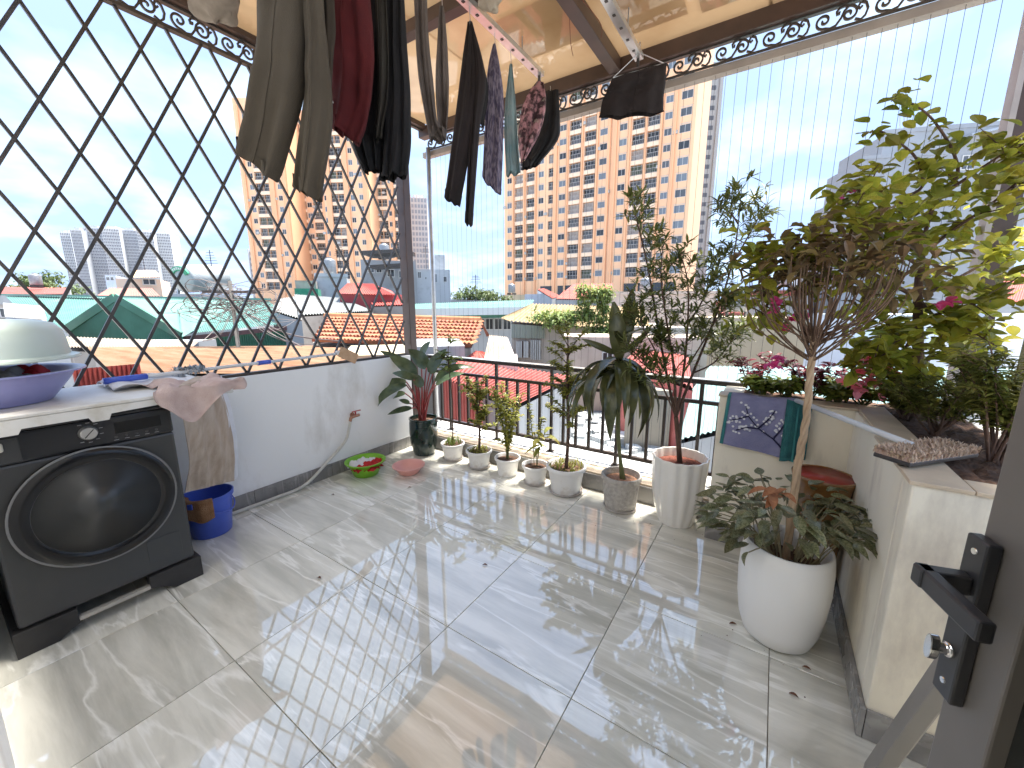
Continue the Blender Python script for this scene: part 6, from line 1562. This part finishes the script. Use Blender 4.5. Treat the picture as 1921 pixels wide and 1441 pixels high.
# variegated ground cover, each leaf a piece
m_var = LM('variegated_leaf', (.07, .085, .03), (.24, .24, .13), rough=.3, transl=.2, rnd=.35, spec=.55)
def leaf_mesh(name, mat, L_=1., W_=.62, shape=2, n=6, arch=.1, fold=.2):
    return MB().blade(V((0, 0, 0)), V((L_, 0, 0)), W_, arch=arch, fold=fold, n=n, shape=shape).mesh(name, mat, smooth=True)
def put_leaf(me, parent, p, d, s, up=None, name='leaf'):
    d = d.normalized(); up = up or V((U(-.4, .4), U(-.4, .4), 1))
    sd = up.cross(d)
    if sd.length < .05: sd = V((1, 0, 0)).cross(d)
    sd.normalize(); nn = d.cross(sd)
    return inst(me, name, parent, p, Matrix((d, sd, nn)).transposed(), (s, s, s))
lv_me = [leaf_mesh('leaf', m_var, fold=f, arch=a) for f, a in ((.12, .06), (.3, .12), (.2, -.05))]
stm = MB()
for q in range(290):
    a = U(0, 6.283); el = U(0, 1); rr = (.10 + .185 * math.sqrt(U(0, 1)))
    z = .47 + .19 * U(0, 1) - .6 * max(0, rr - .2)
    p = c + V((-.02, .03, 0)) + V((math.cos(a) * rr, math.sin(a) * rr * .85, z))
    if (p - c).dot(HD) < -.09 and z < .54: continue
    d = V((math.cos(a) + U(-.7, .7), math.sin(a) + U(-.7, .7), U(-.8, .25)))
    put_leaf(lv_me[q % 3], bp_, p, d, U(.055, .095))
    if q % 4 == 0:
        b0 = c + V((math.cos(a) * U(.03, .11), math.sin(a) * U(.03, .11), .36))
        stm.tube(smooth_path([b0, b0.lerp(p, .5) + V((0, 0, .05)), p], 4), .0024, 5, cap=False)
part(stm, 'stems', M('pale_stem', (.26, .22, .13), (.20, .17, .09), rough=.6), bp_, stuff=True)
for q in range(7):
    p = at(1440 + q * 6, 918 + (q % 3) * 8, D=Dc - .16); put_leaf(leaf_mesh('leaf', MATS.get('dry_leaf') or M('dry_leaf', (.26, .10, .04), (.36, .16, .07), rough=.8, transl=.2)), bp_, p, V((U(-1, 1), U(-1, 0), U(-.5, .2))), .07, name='dry_leaf')

# ---- red glazed pot behind it
c = V((.275, 2.30, .001)); rp_ = thing('empty_pot', 'brown glazed pot with red inside behind the large white pot', 'pot', c)
part(MB().lathe(c, [(0, .006), (.06, .006), (.065, 0), (.085, .10), (.105, .30), (.112, .50), (.120, .58), (.126, .60), (.128, .615), (.120, .617), (.112, .59)], 44), 'outside', M('amber_glaze', (.22, .10, .03), (.30, .16, .05), rough=.2, scale=5, coat=.3), rp_, smooth=True)
part(MB().lathe(c, [(.1175, .612), (.110, .58), (.100, .42), (.07, .30), (0, .29)], 44), 'inside', M('red_glaze', (.30, .035, .02), (.36, .05, .03), rough=.3, scale=5), rp_, smooth=True)

# ---- bougainvillea in the planter
c = V((.605, 2.62, PH - .01)); bg_ = thing('bougainvillea', 'tall bougainvillea with yellow-green leaves and pink flowers in the corner planter', 'tree', c)
Dt = DD(c)
m_bg = LM('bougainvillea_leaf', (.14, .18, .02), (.31, .31, .04), rough=.4, transl=.5, rnd=.4)
m_pnk = M('magenta_bract', (.62, .07, .26), (.72, .14, .36), rough=.7, scale=20, transl=.4, rnd=.2)
def Q(px, py, off=0.): return at(px, py, D=Dt + off)
wd = MB()
trunk = smooth_path([c - V((0, 0, .02)), Q(1716, 720), Q(1722, 650), Q(1722, 560), Q(1728, 480)], 6)
part(MB().tube(trunk, [lerp(.026, .014, i / (len(trunk) - 1)) for i in range(len(trunk))], 10).lathe(c, [(.034, -.03), (.032, .06), (.0, .075)], 12), 'trunk', m_bark_d, bg_, smooth=True)
bl = [[(1728, 480), (1740, 420), (1760, 370), (1795, 330), (1790, 290), (1765, 245), (1735, 210), (1690, 185), (1672, 190)], [(1728, 480), (1700, 440), (1690, 380), (1730, 350), (1720, 300), (1690, 270), (1650, 245), (1632, 250)],
      [(1728, 500), (1680, 470), (1640, 450), (1590, 440), (1540, 455), (1480, 480), (1420, 470)], [(1722, 560), (1650, 520), (1600, 500), (1540, 520), (1480, 500), (1390, 505)], [(1728, 480), (1790, 430), (1850, 390), (1910, 340), (1950, 300)],
      [(1722, 560), (1800, 520), (1870, 480), (1930, 440)], [(1722, 600), (1790, 580), (1850, 560), (1910, 520)], [(1722, 640), (1670, 610), (1640, 580), (1600, 560)], [(1716, 690), (1760, 665), (1800, 650), (1840, 640)],
      [(1720, 620), (1690, 660), (1660, 640), (1620, 640)], [(1728, 480), (1670, 420), (1620, 400), (1595, 390)], [(1760, 370), (1820, 330), (1880, 290), (1925, 270)], [(1716, 700), (1690, 690), (1660, 680), (1640, 675)], [(1722, 560), (1760, 600), (1800, 610), (1870, 650)],
      [(1690, 440), (1640, 420), (1610, 360), (1640, 330)], [(1480, 480), (1440, 570), (1430, 590), (1450, 600)]]
spots = []
for bi, lm in enumerate(bl):
    o1 = U(-.35, .2)
    pts = smooth_path([Q(x, y, lerp(0, o1, i / (len(lm) - 1))) for i, (x, y) in enumerate(lm)], 5)
    wd.tube(pts, [lerp(.009, .0022, i / (len(pts) - 1)) for i in range(len(pts))], 6)
    thin = bi in (0, 1) 
    n_ = int(len(lm) * 13)
    for q in range(n_):
        t = .06 + .94 * (q + U(0, 1)) / n_
        p = poly_at(pts, t)
        if bi < 2 and t > .55 and q % 2: continue
        k = .05 if (bi < 2 and t > .5) else (.14 if t < .85 else .07)
        spots.append(p + V((U(-k, k), U(-k, k), U(-k, k) * .8)))
    if not thin:
        for q in range(len(lm) * 2):
            p = poly_at(pts, U(.2, 1)); e = p + V((U(-.12, .12), U(-.15, .1), U(-.1, .12))); wd.tube([p, e], [.003, .0015], 4, cap=False)
            for z in range(6): spots.append(p.lerp(e, U(.2, 1.1)) + V((U(-.03, .03), U(-.03, .03), U(-.03, .03))))
for q in range(130):       # body of the crown
    p = Q(U(1590, 1925), U(300, 620), U(-.38, .28))
    x_, y_ = (p - V((0, 0, EYE))).dot(RT), p.z
    spots.append(p)
part(wd, 'branches', m_bark_d, bg_, stuff=True, smooth=True)
spots.sort(key=lambda p: p.dot(HD) + U(0, .35))
bg_me = [leaf_mesh('leaf', m_bg, W_=.70, shape=0, n=5, fold=f, arch=a) for f, a in ((.1, .05), (.3, .1), (.18, -.06))]
lf = MB()
for q, p in enumerate(spots):
    d = V((U(-1, 1), U(-1, 1), U(-.9, .35))).normalized(); s = U(.045, .078)
    if q < 295: put_leaf(bg_me[q % 3], bg_, p, d, s)
    else: lf.blade(p, p + d * s, s * .68, up=V((U(-.6, .6), U(-.6, .6), 1)), arch=U(-.05, .1), fold=U(.1, .3), n=4)
part(lf, 'foliage', m_bg, bg_, stuff=True)
def flowers(parent, pts, n, size, mat, spread, name='flower'):
    for k_, (px, py, off) in enumerate(pts):
        c0 = Q(px, py, off)
        for q in range(n):
            mb = MB(); p = c0 + V((U(-1, 1), U(-1, 1), U(-1, 1))) * spread; d = V((U(-1, 1), U(-1, .3), U(-.6, .8))).normalized()
            for z in range(3):
                dd_ = (d + V((U(-1, 1), U(-1, 1), U(-1, 1))) * .8).normalized(); mb.blade(p, p + dd_ * size, size * .75, arch=.1, fold=.25, n=4)
            part(mb, name, mat, parent)
flowers(bg_, [(1450, 578, -.1), (1500, 585, -.1), (1478, 612, -.08), (1592, 372, 0), (1770, 574, -.2)], 3, .045, m_pnk, .025)
fb = thing('flowering_bougainvillea', 'small bougainvillea with a drooping cluster of pink flowers at the back of the planter', 'plant', (.37, 2.74, PH - .01))
wd = MB(); lf = MB(); c1 = fb.location.copy()
for (px, py) in ((1650, 680), (1620, 660), (1680, 640), (1600, 690)):
    e = Q(px, py, .05); pts = smooth_path([c1, (c1 + e) / 2 + V((0, 0, .12)), e], 6); wd.tube(pts, [lerp(.006, .002, i / 12) for i in range(13)], 5); leafy(lf, pts, 26, .06, .04, t0=.25)
part(wd, 'stem', m_bark_d, fb, smooth=True); part(lf, 'foliage', m_bg, fb, stuff=True)
flowers(fb, [(1640, 680, .05), (1655, 705, .05), (1625, 720, .05), (1670, 690, .06), (1648, 725, .04), (1600, 715, .06)], 7, .05, M('pink_bract', (.80, .24, .32), (.86, .36, .44), rough=.7, scale=20, transl=.4, rnd=.2), .045)
# ---- other planter plants
def shrub(name, label, px, py, hgt, spread, ns, mat, size, wid, nl, off=0., flower=None, bark=m_bark_d, z0=PH - .01, pos=None):
    c0 = V(pos) if pos else at(px, py, Z=z0)
    t = thing(name, label, 'plant', c0); wd = MB(); lf = MB()
    for pth in stem_paths(c0, ns, spread, hgt):
        wd.tube(pth, [lerp(.005, .0018, i / (len(pth) - 1)) for i in range(len(pth))], 5); leafy(lf, pth, nl, size, wid, t0=.35)
        for q in range(4):
            p = poly_at(pth, U(.4, 1)); e = p + V((U(-1, 1), U(-1, 1), U(0, 1))) * spread * .5; wd.tube([p, e], .0015, 4, cap=False); leafy(lf, [p, e], nl // 3, size, wid, t0=.2)
    part(wd, 'stem', bark, t, smooth=True); part(lf, 'foliage', mat, t, stuff=True)
    return t
m_crot = LM('croton_leaf', (.10, .012, .018), (.22, .035, .045), transl=.25)
m_fern = LM('fern_leaf', (.09, .115, .022), (.20, .20, .05), transl=.35)
m_grn = LM('fresh_leaf', (.10, .15, .025), (.20, .24, .05), transl=.35)
shrub('croton', 'dark red croton bush behind the braided trunk in the planter', 0, 0, .24, .16, 7, m_crot, .05, .024, 15, pos=(.215, 2.76, PH - .01))
shrub('croton', 'dark red croton with a pink bloom left of the braided trunk', 0, 0, .24, .14, 5, m_crot, .05, .024, 12, pos=(-.06, 2.82, PH - .01))
flowers(bpy.data.objects['croton.001'], [(1452, 682, .12)], 4, .05, m_pnk, .02)
for k_, (x_, y_, lab) in enumerate(((-.02, 2.72, 'low light green plant at the left end of the planter'), (.10, 2.74, 'low light green plant beside the violet towel in the planter'), (.33, 2.70, 'low round-leaved plant in the middle of the planter'), (.44, 2.74, 'low round-leaved plant at the inner corner of the planter ledge'))):
    shrub('ground_plant', lab, 0, 0, .11, .10, 8, m_grn, .055, .036, 12, pos=(x_, y_, PH - .01), bark=m_stem)
shrub('fine_shrub', 'feathery green shrub spreading along the side wall of the planter', 0, 0, .26, .20, 15, m_fern, .035, .008, 110, pos=(.60, 2.24, PH - .01))
shrub('fine_shrub', 'feathery shrub below the bougainvillea trunk by the planter ledge', 0, 0, .16, .12, 11, m_fern, .035, .008, 70, pos=(.56, 2.52, PH - .01))
shrub('fine_shrub', 'dark feathery bush at the right edge beside the door', 0, 0, .42, .16, 14, m_fern, .04, .010, 90, pos=(.665, 1.93, PH - .01))
# dry leaves fallen on the tiles
for k_, (px, py) in enumerate(((1368, 1170), (622, 928), (765, 915), (1505, 1250), (1480, 1300), (905, 1060), (596, 1083))):
    p = at(px, py, Z=.0015)
    lb = ('curled brown leaf beside the large white pot', 'brown crumb below the green basin', 'brown crumb near the pink bowl', 'brown crumb right of the large white pot', 'brown crumb on the tile before the planter', 'brown crumb in the middle of the floor', 'brown crumb right of the washing machine')[k_]
    single(MB().blade(p, p + V((.028, U(-.012, .012), .003)), .014, arch=.1, fold=.3, n=4), 'fallen_leaf', M('fallen_leaf', (.12, .05, .03), (.2, .09, .05), rough=.9), p, lb, 'leaf')

# soil crumbs and grit around the pots
cr_ = MB(); rg = random.Random(3)
for q in range(90):
    px_, py_ = rg.choice(((-2.4, 2.5), (-2.08, 2.5), (-1.78, 2.5), (-1.22, 2.45), (-.78, 2.45), (-.42, 2.42), (.12, 1.75)))
    p = V((px_ + rg.gauss(0, .14), py_ + rg.gauss(0, .09), .0015)); s_ = rg.uniform(.001, .003)
    cr_.box(p + V((0, 0, s_ * .4)), (s_ * 1.6, s_, s_ * .8), Matrix.Rotation(rg.uniform(0, 3), 3, 'Z'))
single(cr_, 'soil_crumbs', m_soil, (-1, 2.3, 0), 'grit and soil crumbs scattered around the pots on the tiles', 'soil', kind='stuff')
